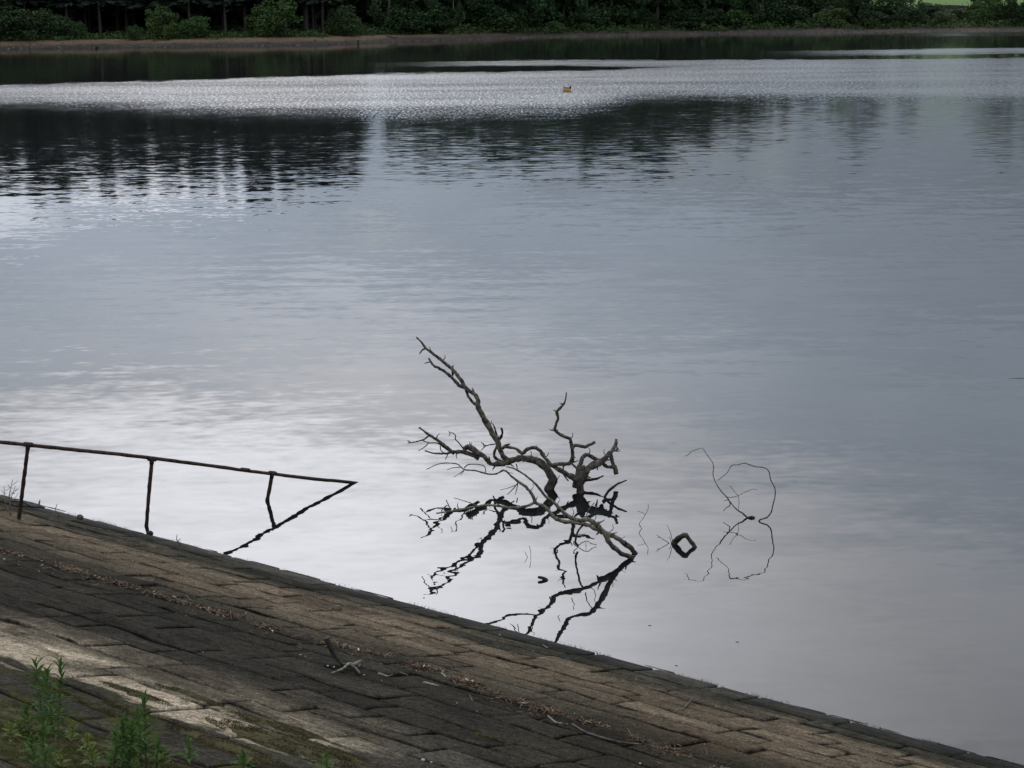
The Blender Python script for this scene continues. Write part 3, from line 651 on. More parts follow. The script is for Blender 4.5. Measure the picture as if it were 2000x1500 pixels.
# ------------------------------------------------------------------ driftwood and litter on the slope
def spt(x, y, h=0.0):
    u, v = on_slope(x, y); return np.array(S(u, v, h))
def lift(x, y, base_xy, m=0.0):
    """point seen at (x, y) standing upright over the slope spot seen at base_xy"""
    return on_y(x, y, spt(*base_xy)[1] + m)
bx, by = 680, 1300
t = empty('driftwood', spt(bx, by), 'upright forked driftwood stick with dark end among the brown litter', 'driftwood'); O = np.array(t.location)
PD = 12.5 / F
def stick(root, pts, w, m, name='branch', rough=0.3):
    O = np.array(root.location); P = [np.asarray(p) - O for p in pts]
    V, Fc = tube(P, [w_ * PD / 2 for w_ in np.interp(np.linspace(0, 1, len(P)), np.linspace(0, 1, len(w)), w)], 7, step=0.02, rough=rough, seed=pts[0][0]); return mk(name, V, Fc, m, root, smooth=True)
stick(t, [lift(638, 1246, (676, 1304)), lift(646, 1266, (676, 1304)), lift(655, 1283, (676, 1304)), lift(668, 1297, (676, 1304)), spt(680, 1307, .03), spt(694, 1312, .02), spt(703, 1320, .012)], (11, 10, 8, 7, 7, 7, 5), m_dark, 'limb')
stick(t, [lift(702, 1292, (700, 1303)), lift(690, 1298, (692, 1305)), spt(680, 1307, .04), spt(668, 1312, .02), spt(646, 1318, .012)], (7, 7, 6, 5, 2), m_pale, 'branch')
stick(t, [lift(702, 1292, (700, 1303)), spt(704, 1299, .03), spt(700, 1308, .02)], (6, 6, 4), m_wood, 'branch')
for lab, pts, w, m in (
    ('long thin curved stick lying across the right end of the brown litter line', [(1117, 1417), (1140, 1432), (1175, 1444), (1215, 1454), (1250, 1466)], (3, 4, 4, 3), m_wood),
    ('thin straight stick leaning on tan stones at the right', [(1331, 1391), (1343, 1378), (1358, 1366)], (3, 4, 3), m_wood),
    ('bleached twig lying in the litter right of the forked driftwood', [(738, 1318), (756, 1324), (764, 1330)], (4, 4, 3), m_pale),
    ('pale stick lying at the litter line below the tan stones', [(826, 1336), (842, 1340), (856, 1352)], (5, 6, 4), m_pale),
    ('thin dark stick lying flat near the railing foot', [(20, 980), (45, 983), (70, 992), (80, 976)], (5, 5, 3, 3), m_wood),
    ('straw coloured twig pointing up slope above the litter', [(1070, 1402), (1086, 1415), (1098, 1425)], (3, 4, 3), m_pale),
    ('short white stick on dark stone close to the waterline', [(1060, 1262), (1068, 1268), (1073, 1272)], (3, 4, 3), m_pale)):
    P = [spt(x, y, 0.012) for x, y in pts]; P[-1] = P[-1] + DN * 0.03
    e = empty('stick', P[0], lab, 'driftwood', 'loose sticks on the stone slope'); stick(e, P, w, m, 'twig')
for k_, lab, bxy, tips in ((0, 'bare grey seedling twig growing beside the leftmost railing post', (22, 1008), [(8, 950), (25, 936), (30, 950)]), (1, 'single dry stalk standing by the water right of the leftmost post', (116, 1008), [(112, 984)]), (2, 'small dry stalks at the water edge past the middle railing post', (356, 1066), [(346, 1044), (352, 1052)])):
    e = empty('dry_stalk', spt(*bxy), lab, 'dry plant', 'dry stalks by the water edge')
    b0 = spt(*bxy, -.01)
    for i, tp in enumerate(tips):
        tip = lift(*tp, bxy, 0.05 * i); mid = b0 * .5 + tip * .5 + np.array([-.03, 0, .01])
        stick(e, [b0, mid, tip], (3.2, 2.6, 1.5), m_pale, 'stem', 0.1)
        if k_ == 0:
            for f, dxx, dzz in ((.6, .05, .06), (.75, -.05, .05), (.85, .05, .04)):
                s_ = b0 + (tip - b0) * f; stick(e, [s_, s_ + np.array([dxx * .6, 0, dzz * .4]), s_ + np.array([dxx, .01, dzz])], (1.6, 1.4, 1), m_pale, 'twig', 0.1)

def scatter(n, width, seed):
    r = np.random.default_rng(seed); Q, MI = [], []
    line_u = np.array([3.6, 4.4, 5.1, 5.7, 6.4, 7.2, 8.0, 8.6, 9.3, 10.0, 10.6, 11.3, 11.9])
    line_v = np.array([2.90, 2.90, 2.86, 2.84, 2.86, 2.80, 2.78, 2.62, 2.70, 2.86, 2.88, 2.95, 3.2])
    c = 0
    while c < n:
        u = r.uniform(3.6, 11.9); dens = 0.48 + 0.8 * nz(u * 1.1, 2.2, 9.0) + 1.0 * nz(u * 4.1, 1.2, 3.0)
        if r.random() > dens: continue
        v = np.interp(u, line_u, line_v) + 0.06 * nz(u * 2.2, 0, 0) + r.normal(0, width)
        kind = r.choice(4, p=[.52, .10, .34, .04]); L, w_ = (r.uniform(.010, .040), r.uniform(.004, .011)) if kind != 1 else (r.uniform(.03, .10), r.uniform(.003, .005))
        a = r.normal(0.0, 0.8) if kind == 1 else r.uniform(0, 6.28); h = r.uniform(0.004, 0.024) * (1 if abs(v - np.interp(u, line_u, line_v)) < .08 else .4)
        d = DU * math.cos(a) + DV * math.sin(a) + DN * r.normal(0, .35); e = np.cross(d, DN + r.normal(0, .5, 3)); e /= np.linalg.norm(e)
        p = S(u, v, h); Q.append([p - d * L / 2 - e * w_ / 2, p + d * L / 2 - e * w_ / 2, p + d * L / 2 + e * w_ / 2, p - d * L / 2 + e * w_ / 2]); MI.append(kind); c += 1
    return np.array(Q), MI
Q1, M1 = scatter(2500, .05, 3); Q2, M2 = scatter(700, .18, 4)
tag(link('plant_litter', quads_mesh('plant_litter', np.concatenate([Q1, Q2]), m_lit, M1 + M2)), 'line of rust coloured leaf and twig litter left along the slope', 'litter', kind='stuff')

wp = simple('white_fleck', (.28, .27, .245), (.42, .40, .37), 20, 0.8)
def pebble(name, p, sx_, sy_, sz_, m, label, cat, group, seed=0):
    r = random.Random(seed); V = []; Fc = []
    for i, (z, rad) in enumerate(((-.5, .6), (0, 1), (.45, .75))):
        for s in range(8):
            a = s * math.pi / 4; V.append((math.cos(a) * rad * sx_ * r.uniform(.85, 1.1), math.sin(a) * rad * sy_ * r.uniform(.85, 1.1), z * sz_))
    V.append((0, 0, .72 * sz_))
    for i in range(2):
        for s in range(8): Fc.append((i * 8 + s, i * 8 + (s + 1) % 8, i * 8 + 8 + (s + 1) % 8, i * 8 + 8 + s))
    for s in range(8): Fc.append((16 + s, 16 + (s + 1) % 8, 24))
    o = mk(name, V, Fc, m, None, tuple(p), True); o.rotation_euler = Matrix(np.column_stack([DU, DV, DN]).tolist()).to_euler(); return tag(o, label, cat, group)
for i, (x, y, w_) in enumerate([(8, 1093, 8), (36, 1104, 4), (76, 1117, 5), (103, 1121, 3), (259, 1096, 4), (243, 1092, 3), (480, 1199, 6), (396, 1275, 3), (586, 1281, 8), (596, 1284, 5), (640, 1302, 7), (652, 1304, 6), (660, 1256, 4), (523, 1212, 3), (711, 1320, 5), (840, 1310, 3), (745, 1331, 3), (892, 1375, 4), (932, 1391, 4), (976, 1241, 5), (1160, 1303, 3), (1316, 1466, 3), (1250, 1493, 6), (1376, 1455, 3), (826, 1486, 9), (842, 1491, 6), (1242, 1329, 3)]):
    pebble('pale_chip', spt(x, y, .006), w_ * PD * .46, w_ * PD * .3, .008, wp, 'tiny white fleck of shell or stone lying on the dark slope', 'pebble', 'white flecks strewn over the stone slope', i)
m_cob = simple('mossy_cobble', (.05, .048, .03), (.11, .10, .06), 20, .95, .004)
pebble('cobble', spt(658, 1190, .008), .055, .04, .04, m_cob, 'rounded mossy cobble sitting in a joint of tan stones', 'stone', 'loose cobbles on the slope', 40)
pebble('cobble', spt(156, 1012, .01), .05, .035, .05, m_cob, 'loose grey cobble at water edge right of leftmost post', 'stone', 'loose cobbles on the slope', 41)
pebble('cobble', spt(293, 1044, .01), .045, .035, .05, m_dark, 'dark cobble at the foot of the middle railing post', 'stone', 'loose cobbles on the slope', 42)

# moss cushions in hollows of the pale stones
r = np.random.default_rng(11); V, Fc, MI = [], [], []
m_mat = simple('moss_mat', (.022, .019, .008), (.060, .052, .018), 40, 0.95, 0.012, 0.1, detail=5)
for k_, (x, y, ru, rv, n) in enumerate(((262, 1356, .36, .075, 1), (380, 1362, .34, .06, 1), (250, 1386, .22, .04, 1), (520, 1414, .34, .085, 1), (545, 1450, .55, .15, 1), (440, 1457, .45, .10, 1), (640, 1467, .38, .08, 1), (118, 1352, .2, .022, 1), (30, 1400, .5, .20, 2), (90, 1440, .5, .17, 2), (30, 1455, .45, .18, 2), (190, 1455, .32, .13, 2), (210, 1490, .45, .14, 2), (320, 1492, .4, .09, 1), (958, 1443, .16, .025, 1), (210, 1392, .3, .025, 1), (585, 1432, .35, .04, 1))):
    u0, v0 = on_slope(x, y); o_ = len(V); nr, ns = 5, 30
    V.append(S(u0, v0, .016)); MI_ = 0
    for a in range(1, nr + 1):
        for t_ in range(ns):
            th = 2 * math.pi * t_ / ns; e_ = 1 + .45 * nz(math.cos(th) * 1.5 + k_ * 3, math.sin(th) * 1.5, 1) + .35 * nz(math.cos(th) * 5, math.sin(th) * 5, k_)
            q_ = a / nr * e_; u, v = u0 + ru * q_ * math.cos(th), v0 + rv * q_ * math.sin(th)
            V.append(S(u, v, .016 * (1 - (a / nr) ** 2.5) - .012 * (a / nr) ** 6 + .006 * nz(u * 14, v * 14, 2) + .002))
    for t_ in range(ns): Fc.append((o_, o_ + 1 + t_, o_ + 1 + (t_ + 1) % ns)); MI.append(0)
    for a in range(nr - 1):
        for t_ in range(ns): b_ = o_ + 1 + a * ns; c_ = (t_ + 1) % ns; Fc.append((b_ + t_, b_ + ns + t_, b_ + ns + c_, b_ + c_)); MI.append(0)
    for _ in range(int(5200 * ru * rv / .06)):
        a, rad = r.uniform(0, 6.28), r.uniform(0, 1) ** .5 * 1.10; u, v = u0 + ru * rad * math.cos(a), v0 + rv * rad * math.sin(a)
        if nz(u * 6, v * 9, 3) < -.1: continue
        L, w_ = r.uniform(.005, .013), r.uniform(.0015, .003); d = DN * r.uniform(.4, 1) + DU * r.normal(0, .6) + DV * r.normal(0, .6); d /= np.linalg.norm(d)
        e = np.cross(d, r.normal(0, 1, 3)); e /= np.linalg.norm(e); p = S(u, v, .004 + .012 * max(0, 1 - rad ** 2)); o2 = len(V); V += [p - e * w_, p + e * w_, p + d * L]; Fc.append((o2, o2 + 1, o2 + 2)); MI.append(n)
me_o = mk('moss', V, Fc, [m_mat, m_moss, m_mossg]); me_o.data.polygons.foreach_set('material_index', MI)
tag(me_o, 'olive brown moss cushions in hollows of the pale stones', 'moss', kind='stuff')
# fuzz of fine weed along the waterline
Q = []
Q = []
for _ in range(2600):
    u = r.uniform(0, 13.5)
    if nz(u * 1.7, 0, 0) + .35 * nz(u * 6, 0, 2) < -.05: continue
    v = r.normal(.03, .05); p = S(u, v, -.01); L = r.uniform(.01, .035); w_ = .0022
    d = DN * .8 + DU * r.normal(0, .5) + DV * r.normal(0, .5); d /= np.linalg.norm(d); e = DU
    Q.append([p - e * w_, p + e * w_, p + d * L + e * w_ * .3, p + d * L - e * w_ * .3])
tag(link('water_weed', quads_mesh('water_weed', np.array(Q), [m_moss])), 'thin fringe of weed along the waterline of the slope', 'weed', kind='stuff')

# ------------------------------------------------------------------ green plants at the lower left
def leaf_mesh(name, m, L, wd):
    V = [(0, 0, 0), (L * .3, wd * .5, .10 * L), (L * .3, -wd * .5, .10 * L), (L * .32, 0, .03 * L), (L * .68, wd * .36, .08 * L), (L * .68, -wd * .36, .08 * L), (L * .68, 0, .03 * L), (L, 0, -.10 * L)]
    Fc = [(0, 3, 1), (0, 2, 3), (1, 3, 6, 4), (3, 2, 5, 6), (4, 6, 7), (6, 5, 7)]
    me = bpy.data.meshes.new(name); me.from_pydata(V, [], Fc); me.materials.append(m); me.update(); return me
LM = [leaf_mesh('leaf', m_herb, .105, .027), leaf_mesh('leaf', m_herb, .085, .028), leaf_mesh('leaf', m_herby, .065, .030)]
def herb(bxy, top, lm, nl, lab, wid=1.0, seed=0, frac=0.12, sc=1.0):
    r = random.Random(seed); b0 = spt(*bxy, -.01); tp = lift(*top, bxy, r.uniform(-.05, .05))
    e = empty('willowherb', b0, lab, 'plant', 'leafy green plants rooted in the lower left slope')
    P = [np.zeros(3)]
    for i in range(1, 7): P.append((tp - b0) * (i / 6) + np.array([r.uniform(-.008, .008), r.uniform(-.008, .008), 0]))
    V, Fc = tube(P, [.0042 * (1 - .75 * i / 6) for i in range(7)], 5); mk('stem', V, Fc, m_stem, e)
    for i in range(nl):
        f = frac + (1 - frac) * (i + .5) / nl; f = f if f < 1 else 1; j = min(5, int(f * 6)); p = P[j] + (P[j + 1] - P[j]) * (f * 6 - j)
        o = link('leaf', LM[lm], e, tuple(p)); az = i * 2.4 + r.uniform(-.4, .4); el = (.25 + .9 * f ** 3 + r.uniform(-.15, .15))
        q_ = Matrix.Rotation(az, 3, 'Z') @ Matrix.Rotation(-el, 3, 'Y'); o.rotation_euler = q_.to_euler()
        s_ = 1.12 * sc * wid * (1.0 - .45 * f) * r.uniform(.8, 1.15) * (1 if f > .25 else .7); o.scale = (s_, s_, s_)
    return e
HB = [((88, 1432), (70, 1294), 0, 40, 'tall willowherb, leftmost tip of the left clump before pale stone'),
      ((106, 1442), (92, 1313), 0, 38, 'willowherb in the middle of the left clump, slightly shorter'),
      ((112, 1456), (120, 1298), 0, 42, 'tall willowherb on the right side of the left clump'),
      ((286, 1498), (282, 1366), 0, 34, 'tall willowherb with broad pointed leaves topping the right clump'),
      ((280, 1500), (268, 1398), 0, 26, 'shorter willowherb close against the left of the broad leaved stem'),
      ((238, 1510), (240, 1412), 0, 40, 'bushy dark green plant at left side of the right clump'),
      ((252, 1512), (256, 1420), 0, 36, 'bushy plant in the middle of the right clump'),
      ((225, 1512), (228, 1432), 1, 26, 'low leafy plant at the left foot of the right clump'),
      ((58, 1436), (52, 1386), 1, 20, 'low plant left of the tall left clump on mossy stone'),
      ((70, 1500), (62, 1440), 1, 30, 'dark leafy plant near the bottom edge below the left clump'),
      ((92, 1512), (84, 1424), 1, 34, 'blue green leafy plant below the left clump reaching the bottom edge'),
      ((140, 1450), (142, 1420), 2, 12, 'small yellow green sprout right of the left clump'),
      ((168, 1478), (170, 1440), 2, 16, 'yellow green seedling between the two clumps, upper one'),
      ((180, 1502), (182, 1464), 2, 18, 'yellow green seedling between the two clumps, lower one'),
      ((305, 1505), (308, 1450), 1, 20, 'leafy plant on the right edge of the right clump'),
      ((318, 1508), (320, 1468), 2, 14, 'little sprout just past the right clump'),
      ((370, 1490), (370, 1450), 1, 16, 'lone small plant on dark stone right of the clumps'),
      ((476, 1506), (478, 1476), 1, 16, 'small green rosette at the bottom edge below the moss'),
      ((640, 1510), (638, 1478), 1, 12, 'rightmost small plant at the bottom edge'),
      ((25, 1450), (22, 1418), 2, 16, 'yellow green plant at far left edge above the mossy stone'),
      ((38, 1440), (40, 1412), 2, 14, 'second yellow green plant beside the far left edge'),
      ((120, 1500), (118, 1470), 2, 14, 'tiny pale sprout at bottom below the left clump')]
for i, (b_, t_, lm, nl, lab) in enumerate(HB): herb(b_, t_, lm, nl, lab, seed=i, frac=.14 if nl < 36 else .1)

# ------------------------------------------------------------------ buoy far out
bp = on_z(1108, 178.5); e = empty('buoy', bp, 'yellow mooring buoy with pale panel floating far out on the water', 'buoy'); O = np.zeros(3)
m_yel = simple('buoy_yellow', (.50, .24, .015), (.62, .34, .03), 6, .5); m_gry = simple('buoy_panel', (.25, .27, .27), (.36, .37, .36), 5, .6); m_blk = simple('buoy_rubber', (.03, .028, .025), (.06, .055, .05), 5, .7)
def prism(sec, x0, x1, taper=1.0):
    n = len(sec); V = [(x0, y, z) for y, z in sec] + [(x1, y * taper, z * taper) for y, z in sec]
    return V, [tuple(range(n))[::-1], tuple(range(n, 2 * n))] + [(i, (i + 1) % n, n + (i + 1) % n, n + i) for i in range(n)]
hull = [(.20 * math.cos(a), .16 * math.sin(a) + .03) for a in np.linspace(math.pi * 1.02, math.pi * 1.98, 8)] + [(.2, .13), (-.2, .13)]
mk('float', *prism(hull, -.27, .24, .96), m_yel, e)
mk('panel', *prism([(-.17, .125), (.17, .125), (.15, .30), (-.15, .30)], -.19, .14), m_gry, e)
mk('lug', *join([prism([(-.19, .12), (.19, .12), (.15, .37), (-.15, .37)], -.265, -.195), prism([(-.03, .36), (.03, .36), (.02, .41), (-.02, .41)], -.26, -.21)]), m_yel, e)
mk('end_cap', *prism([(.15 * math.cos(a), .10 * math.sin(a) + .25) for a in np.linspace(0, 2 * math.pi, 10, endpoint=False)], .145, .24, 1.02), m_blk, e)

# ------------------------------------------------------------------ far shore: stones, stumps, undergrowth, bushes, trees
r = np.random.default_rng(5); Q = []
V, Fc = [], []
for _ in range(2400):
    x = r.uniform(-95, 95); t_ = abs(r.normal(0, 1.6)) if r.random() < .7 else r.uniform(0, 8); y = shore(x) + t_; s_ = r.uniform(.05, .24); z = gz(x, y)
    o_ = len(V); V += [(x - s_, y, z), (x, y - s_ * .8, z), (x + s_ * r.uniform(.7, 1.2), y, z), (x, y + s_ * .8, z), (x + r.uniform(-.3, .3) * s_, y, z + s_ * r.uniform(.5, .9))]
    Fc += [(o_, o_ + 1, o_ + 4), (o_ + 1, o_ + 2, o_ + 4), (o_ + 2, o_ + 3, o_ + 4), (o_ + 3, o_, o_ + 4)]
tag(mk('shore_rubble', V, Fc, simple('shore_stone', (.028, .025, .021), (.12, .107, .09), .9, .9)), 'loose stones scattered along the foot of the far bank', 'stones', kind='stuff')
def stump(x, y, h, w_, lab, name='stump'):
    p = on_z(x, y); p[2] = gz(p[0], p[1]); e = empty(name, p, lab, 'stump', 'old stumps at the far water edge')
    V, Fc = tube([(0, 0, -.8), (0, 0, 0), (.02, 0, h * .5), (.05, 0, h * .93), (.03, 0, h)], [w_ * .62, w_ * .6, w_ * .5, w_ * .48, w_ * .3], 8, rough=.25, seed=x); mk('post', V, Fc, m_dark, e); return e
stump(188, 95, .95, .42, 'thick dark stump standing at the far water edge on the left')
stump(699, 86, 1.15, .26, 'slim leaning post at far water edge below the middle trees')
p = on_z(766, 80); p = np.array([p[0], shore(p[0]) + 4, 0]); p[2] = gz(p[0], p[1]); e = empty('fallen_branch', p, 'fallen grey branch lying on the far bank right of the slim post', 'driftwood')
V, Fc = tube([(-.9, 0, .5), (-.3, 0, .3), (.4, .1, .12), (1.2, .1, .1)], [.05, .09, .1, .06], 6); mk('limb', V, Fc, m_wood, e)
V, Fc = tube([(-.2, 0, .28), (.2, 0, .5), (.5, 0, .55)], [.06, .05, .03], 6); mk('branch', V, Fc, m_wood, e)

def leaf_quads(C, size, r, up=0.3):
    n = len(C); d = r.normal(0, 1, (n, 3)); d[:, 2] += up; d /= np.linalg.norm(d, axis=1)[:, None]
    e = np.cross(d, r.normal(0, 1, (n, 3))); e /= np.linalg.norm(e, axis=1)[:, None]; f = np.cross(d, e)
    s = size * r.uniform(.6, 1.3, (n, 1)); return np.stack([C - e * s, C - f * s * .62, C + e * s, C + f * s * .62], 1)
def clump_points(n, lobes, r, shell=.55):
    L = np.array(lobes); w_ = L[:, 3] ** 2; k_ = r.choice(len(L), n, p=w_ / w_.sum()); d = r.normal(0, 1, (n, 3)); d /= np.linalg.norm(d, axis=1)[:, None]
    rad = (shell + (1 - shell) * r.random(n) ** .6)[:, None] * L[k_, 3:4]; P = L[k_, :3] + d * rad * np.array([1, 1, .85]); return P
def bush_mesh(i, m):
    r = np.random.default_rng(100 + i); lobes = [(0, 0, .42, .42)]
    for _ in range(22):
        a = r.uniform(0, 6.28); rr_ = r.uniform(.12, .44); z = r.uniform(.12, .82) * (1 - .25 * rr_); lobes.append((math.cos(a) * rr_ * (1.15 - z * .5), math.sin(a) * rr_ * (1.15 - z * .5), z, r.uniform(.06, .2)))
    P = clump_points(3600, lobes, r, .4); P = P[P[:, 2] > 0.0]; return quads_mesh('foliage', leaf_quads(P, .027, r), [m])
def bush_stems(i):
    r = random.Random(i); parts = [tube([(r.uniform(-.05, .05), r.uniform(-.05, .05), -.05), (r.uniform(-.15, .15), r.uniform(-.15, .15), .3), (r.uniform(-.3, .3), r.uniform(-.3, .3), .7)], [.018, .012, .005], 4) for _ in range(5)]
    V, Fc = join(parts); me = bpy.data.meshes.new('stems'); me.from_pydata([tuple(v) for v in V], [], Fc); me.materials.append(m_bark); return me
BM = {'b': [bush_mesh(i, m_leafb) for i in range(3)], 'd': [bush_mesh(i + 5, m_leafd) for i in range(3)]}
BS = [bush_stems(i) for i in range(3)]
def ground_at(x, t):
    return np.array([x, shore(x) + t, gz(x, shore(x) + t)])
def bush(px_, w_px, h_px, t, kind, lab, i):
    X = ray(px_, 60)[0] / ray(px_, 60)[1] * 268
    for _ in range(3): X = ray(px_, 60)[0] / ray(px_, 60)[1] * (shore(X) + t)
    p = ground_at(X, t); sc = p[1] / F; e = empty('round_bush', p, lab, 'bush', 'bushes along the far bank')
    o = link('foliage', BM[kind][i % 3], e); o.scale = (w_px * sc * 1.05, w_px * sc * .9, h_px * sc * 1.06); o.rotation_euler = (0, 0, i * 1.3)
    o = link('stems', BS[i % 3], e); o.scale = (w_px * sc, w_px * sc, h_px * sc)
for i, (x, w_, h, t, kd, lab) in enumerate([
    (535, 104, 84, 10, 'b', 'largest round green bush on the far bank left of the middle'),
    (318, 78, 72, 12, 'b', 'tall pale green bush behind the paired low bushes at far left bank'),
    (378, 76, 46, 10, 'b', 'broad pale green bush right of the tallest in the left bank group'),
    (266, 44, 34, 9.5, 'b', 'small round bush at the left end of the left bank group'),
    (340, 60, 34, 10, 'b', 'low bush filling the gap in the middle of the left bank group'),
    (152, 42, 36, 10, 'd', 'small bush standing alone left of the left bank group'),
    (30, 130, 66, 11, 'd', 'wide dark bush at the left edge of the far bank'),
    (100, 96, 60, 12, 'd', 'dark bush next to the one at the left edge of the far bank'),
    (668, 80, 62, 11, 'd', 'dark green bush right of the largest round bush'),
    (695, 38, 34, 9.5, 'b', 'small lighter bush at the foot of the dark one by the slim post'),
    (790, 120, 44, 11, 'd', 'low dark bush above the fallen branch on the far bank'),
    (860, 90, 40, 11, 'd', 'dark bush at the foot of the white trunked birch'),
    (960, 120, 52, 12, 'd', 'dark bush right of the white trunked birch'),
    (1030, 90, 60, 12, 'd', 'tall dark bush near the middle of the far bank'),
    (1088, 40, 26, 9.5, 'b', 'small yellowish bush low on the middle of the far bank'),
    (1150, 100, 48, 12, 'd', 'dark bush right of the small yellowish one'),
    (1265, 60, 40, 9.5, 'd', 'rounded dark bush overhanging the water beyond the buoy'),
    (1340, 110, 40, 11, 'd', 'low dark bush between the rounded one and the green patch'),
    (1440, 90, 44, 11, 'b', 'lighter green bush on far bank left of the right hand trees'),
    (1530, 110, 40, 12, 'd', 'dark bush at the start of the right hand bank'),
    (1620, 90, 38, 11, 'b', 'second bush along the right hand bank'),
    (1700, 100, 34, 12, 'd', 'third bush along the right hand bank'),
    (1780, 80, 34, 12, 'd', 'dark bush below the low field wall'),
    (1845, 60, 30, 11, 'b', 'light green bush below the left end of the bright field'),
    (1920, 76, 62, 12, 'b', 'tall bush standing against the bright green field'),
    (1985, 70, 44, 11, 'd', 'bush cut by the right edge under the bright field'),
    (1480, 120, 60, 18, 'd', 'tall dark bush behind the lighter green one on the right bank'),
    (1570, 110, 64, 19, 'd', 'tall dark bush behind the first two of the right hand bank'),
    (1660, 120, 60, 20, 'd', 'tall dark bush behind the gap before the field wall'),
    (1740, 110, 56, 21, 'd', 'tall dark bush in front of the left part of the field wall'),
    (1810, 100, 30, 22, 'd', 'dark bush in front of the middle of the field wall'),
    (1880, 90, 22, 20, 'd', 'dark bush left of the tall bush that stands against the field'),
    (1955, 90, 24, 20, 'd', 'dark bush right of the tall bush that stands against the field')]):
    bush(x, w_, h, t, kd, lab, i)

# low undergrowth between the bank top and the trees
Q = []; r = np.random.default_rng(8); C_ = []
for _ in range(60000):
    x = r.uniform(-110, 104); t_ = (8.2 if x < -10 else 5.8) + 3.2 * nz(x * .13, 0.0, 2.0) + 1.5 * nz(x * .6, 5.0, 2.0) + abs(r.normal(0, 12)); y = shore(x) + t_
    if nz(x * .22, y * .22, 2) < -.32: continue
    h = (.8 if x < -24 else 1.5) * (0.5 + nz(x * .35, y * .35, 6) + .3 * nz(x, 4, 1)) + .2; C_.append((x, y, gz(x, y) + r.uniform(0, max(.15, h))))
tag(link('undergrowth', quads_mesh('undergrowth', leaf_quads(np.array(C_), .17, r, 1.0), [m_under])), 'low green undergrowth carpeting the far bank under the trees', 'undergrowth', kind='stuff')

def conifer(i):
    r = np.random.default_rng(200 + i); H_ = 1.0; C_ = []; n = 1500
    z = .27 + .73 * r.random(n) ** 1.25; whorl = np.round(z * 26) / 26; rad = (.015 + .125 * (1 - z) ** .8 * (0.65 + .35 * np.sin(whorl * 90 + i))) * np.sqrt(r.random(n)) ** .8
    a = r.uniform(0, 6.28, n); P = np.stack([np.cos(a) * rad, np.sin(a) * rad, whorl - rad * .35 + r.normal(0, .006, n)], 1)
    d = np.stack([np.cos(a), np.sin(a), np.full(n, -.35)], 1); d /= np.linalg.norm(d, axis=1)[:, None]; e = np.cross(d, r.normal(0, 1, (n, 3))); e /= np.linalg.norm(e, axis=1)[:, None]
    L = .026 * r.uniform(.7, 1.4, (n, 1)); w_ = L * .5; return quads_mesh('crown', np.stack([P - d * L, P - e * w_, P + d * L, P + e * w_], 1), [m_needle])
def trunk_mesh(i, m, rad, top, crooked=.004, stubs=0):
    r = random.Random(i); parts = [tube([(r.uniform(-crooked, crooked) * j, r.uniform(-crooked, crooked) * j, -.03 + (top + .03) * j / 7) for j in range(8)], [rad * (1.25 - 1.05 * j / 7) for j in range(8)], 7)]
    for _ in range(stubs):
        z = r.uniform(.12, .34); a = r.uniform(0, 6.28); L = r.uniform(.03, .08); parts.append(tube([(0, 0, z), (math.cos(a) * L, math.sin(a) * L, z + r.uniform(-.01, .015))], [.0022, .001], 3))
    V, Fc = join(parts); me = bpy.data.meshes.new('trunk'); me.from_pydata([tuple(v) for v in V], [], Fc); me.materials.append(m); return me
def broadleaf(i, low):
    r = np.random.default_rng(300 + i); lobes = []
    for _ in range(34):
        z = r.uniform(low, .93); w_ = .30 * math.sin(min(1, (z - low + .14) / (1.0 - low + .05)) * math.pi) ** .6; a = r.uniform(0, 6.28); q_ = math.sqrt(r.random()) * w_; lobes.append((math.cos(a) * q_, math.sin(a) * q_, z, r.uniform(.05, .095)))
    return quads_mesh('crown', leaf_quads(clump_points(4200, lobes, r, .3), .0165, r), [m_leafd])
CON = [conifer(i) for i in range(4)]; CT = [trunk_mesh(i, m_bark, .0098, .93, .002, 14) for i in range(4)]
BRO = [broadleaf(i, .10) for i in range(4)]; BT = [trunk_mesh(i + 9, m_bark, .013, .8, .006) for i in range(3)]; BIR = trunk_mesh(30, m_birch, .006, .9, .003)
def tree(x, t, H_, crown, trunk, name, lab, cat, group, wide=1.0):
    e = empty(name, ground_at(x, t), lab, cat, group); a = random.uniform(0, 6.28)
    o = link('trunk', trunk, e); o.scale = (H_, H_, H_); o.rotation_euler = (0, 0, a)
    o = link('crown', crown, e); o.scale = (H_ * wide, H_ * wide, H_); o.rotation_euler = (0, 0, a)
R = random.Random(12)
# plantation of conifers on the left (six rows deep), broadleaved wood across the middle, scattered trees on the right
for row in range(5):
    x = -104 + row * .9
    while x < -25:
        if R.random() < .93: tree(x + R.uniform(-.9, .9), 17 + row * 5.2 + R.uniform(-1.5, 1.5), R.uniform(17.5, 21.5), R.choice(CON), R.choice(CT), 'conifer_tree', 'slender dark conifer with a bare straight trunk in the plantation across the water', 'tree', 'conifers of the plantation across the water', R.uniform(1.3, 1.7))
        x += R.uniform(2.6, 4.4)
MID = 'broadleaved trees across the water'
for row in range(3):
    x = -18.5 + row * 1.3
    while x < 44:
        Ht = np.interp(x, [-18, -12, -8, 4, 12, 24, 36, 44], [16, 19, 20, 20, 21.5, 21, 19, 17]) * R.uniform(.8, 1.08)
        tree(x + R.uniform(-.8, .8), 14 + row * 7 + R.uniform(-2, 2), Ht, R.choice(BRO), R.choice(BT), 'broadleaf_tree', 'dense dark broadleaved tree in the wood across the middle of the far bank', 'tree', MID, R.uniform(.8, 1.05))
        x += R.uniform(2.8, 4.4)
x = 45
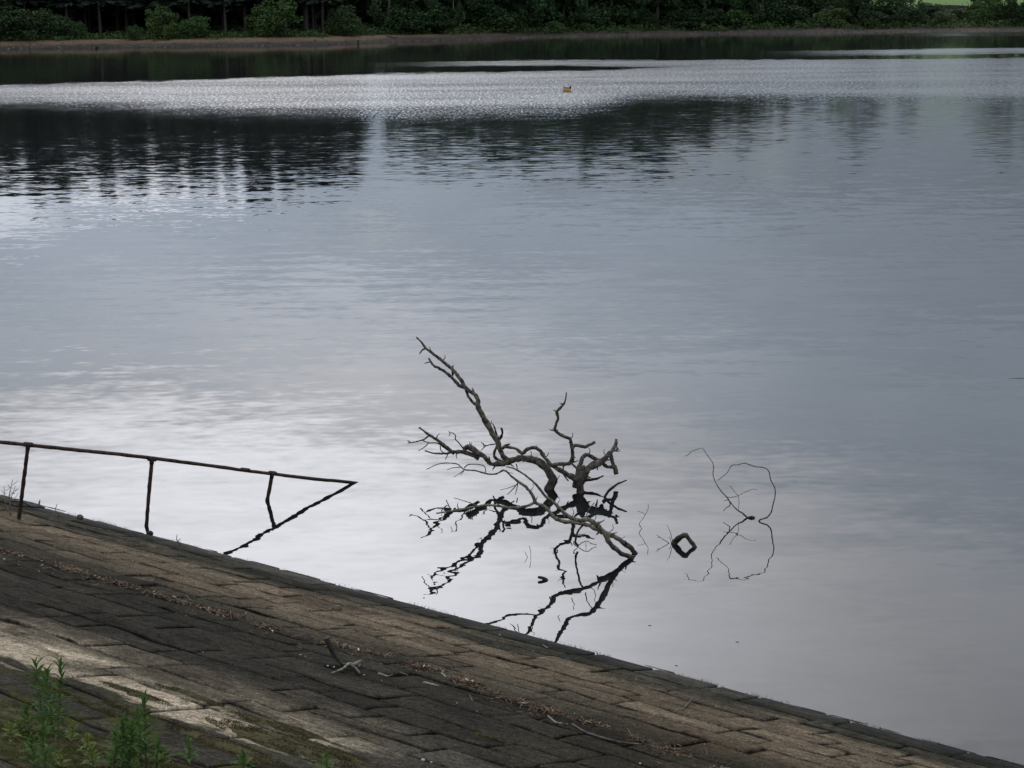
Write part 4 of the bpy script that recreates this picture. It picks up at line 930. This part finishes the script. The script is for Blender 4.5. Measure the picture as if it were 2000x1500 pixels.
while x < 108:
    if not 69 < x < 77: tree(x, 15 + R.uniform(-2, 8), R.uniform(13, 19), R.choice(BRO), R.choice(BT), 'broadleaf_tree', 'scattered broadleaved tree on the right of the far bank before the field', 'tree', 'scattered trees on the right of the far bank', R.uniform(.6, .9))
    x += R.uniform(2.5, 5)
for (x, t_, h) in ((-112, 13, 15), (-106, 15, 17), (-98, 13, 15), (-90, 13.5, 14), (-83, 13, 13), (-76.5, 13, 14)):
    tree(x, t_, h, R.choice(BRO), R.choice(BT), 'broadleaf_tree', 'dark low crowned tree before the plantation at the left end of the far bank', 'tree', 'low crowned trees at the left end of the far bank', 1.0)
tree(-8.6, 13, 14, BRO[1], BIR, 'birch_tree', 'slim birch with a white trunk near the middle of the far bank', 'tree', None, .35)

# the wood behind, too deep to tell its trees apart
C_ = []; r = np.random.default_rng(31)
for _ in range(68000):
    x = r.uniform(-150, 60); t_ = r.uniform(44, 62) if x < -24 else r.uniform(36, 56); y = shore(x) + t_
    top = (19.5 if x < -26 else (np.interp(x, [-26, -22, -18.5, -15, 10, 30, 60], [17, 6.5, 6, 16, 17, 17, 9]))) * (.82 + .35 * nz(x * .25, 3, 3)); C_.append((x, y, gz(x, y) + r.random() ** .9 * top))
tag(link('woodland', quads_mesh('woodland', leaf_quads(np.array(C_), .85, r), [m_needle])), 'dark mass of woodland behind the trees on the far bank', 'woodland', kind='stuff')

# low wall at the foot of the field
w0 = ground_at(50, 36); e = empty('field_wall', w0, 'low dark field wall along the foot of the bright green field', 'wall'); V, Fc = [], []
m_wall = simple('field_wall_stone', (.03, .03, .027), (.08, .075, .065), .8, .95)
for i in range(41):
    x = 50 + i * 1.4; p = ground_at(x, 36) - w0; h = .62 + .12 * nz(i * .7, 0, 0)
    V += [p + (0, -.25, -.3), p + (0, -.2, h), p + (0, .2, h), p + (0, .25, -.3)]
Fc = [(4 * i + a, 4 * i + 4 + a, 4 * i + 5 + a, 4 * i + 1 + a) for i in range(40) for a in range(3)] + [(0, 1, 2, 3), (163, 162, 161, 160)]
mk('coursed_stone', V, Fc, m_wall, e)
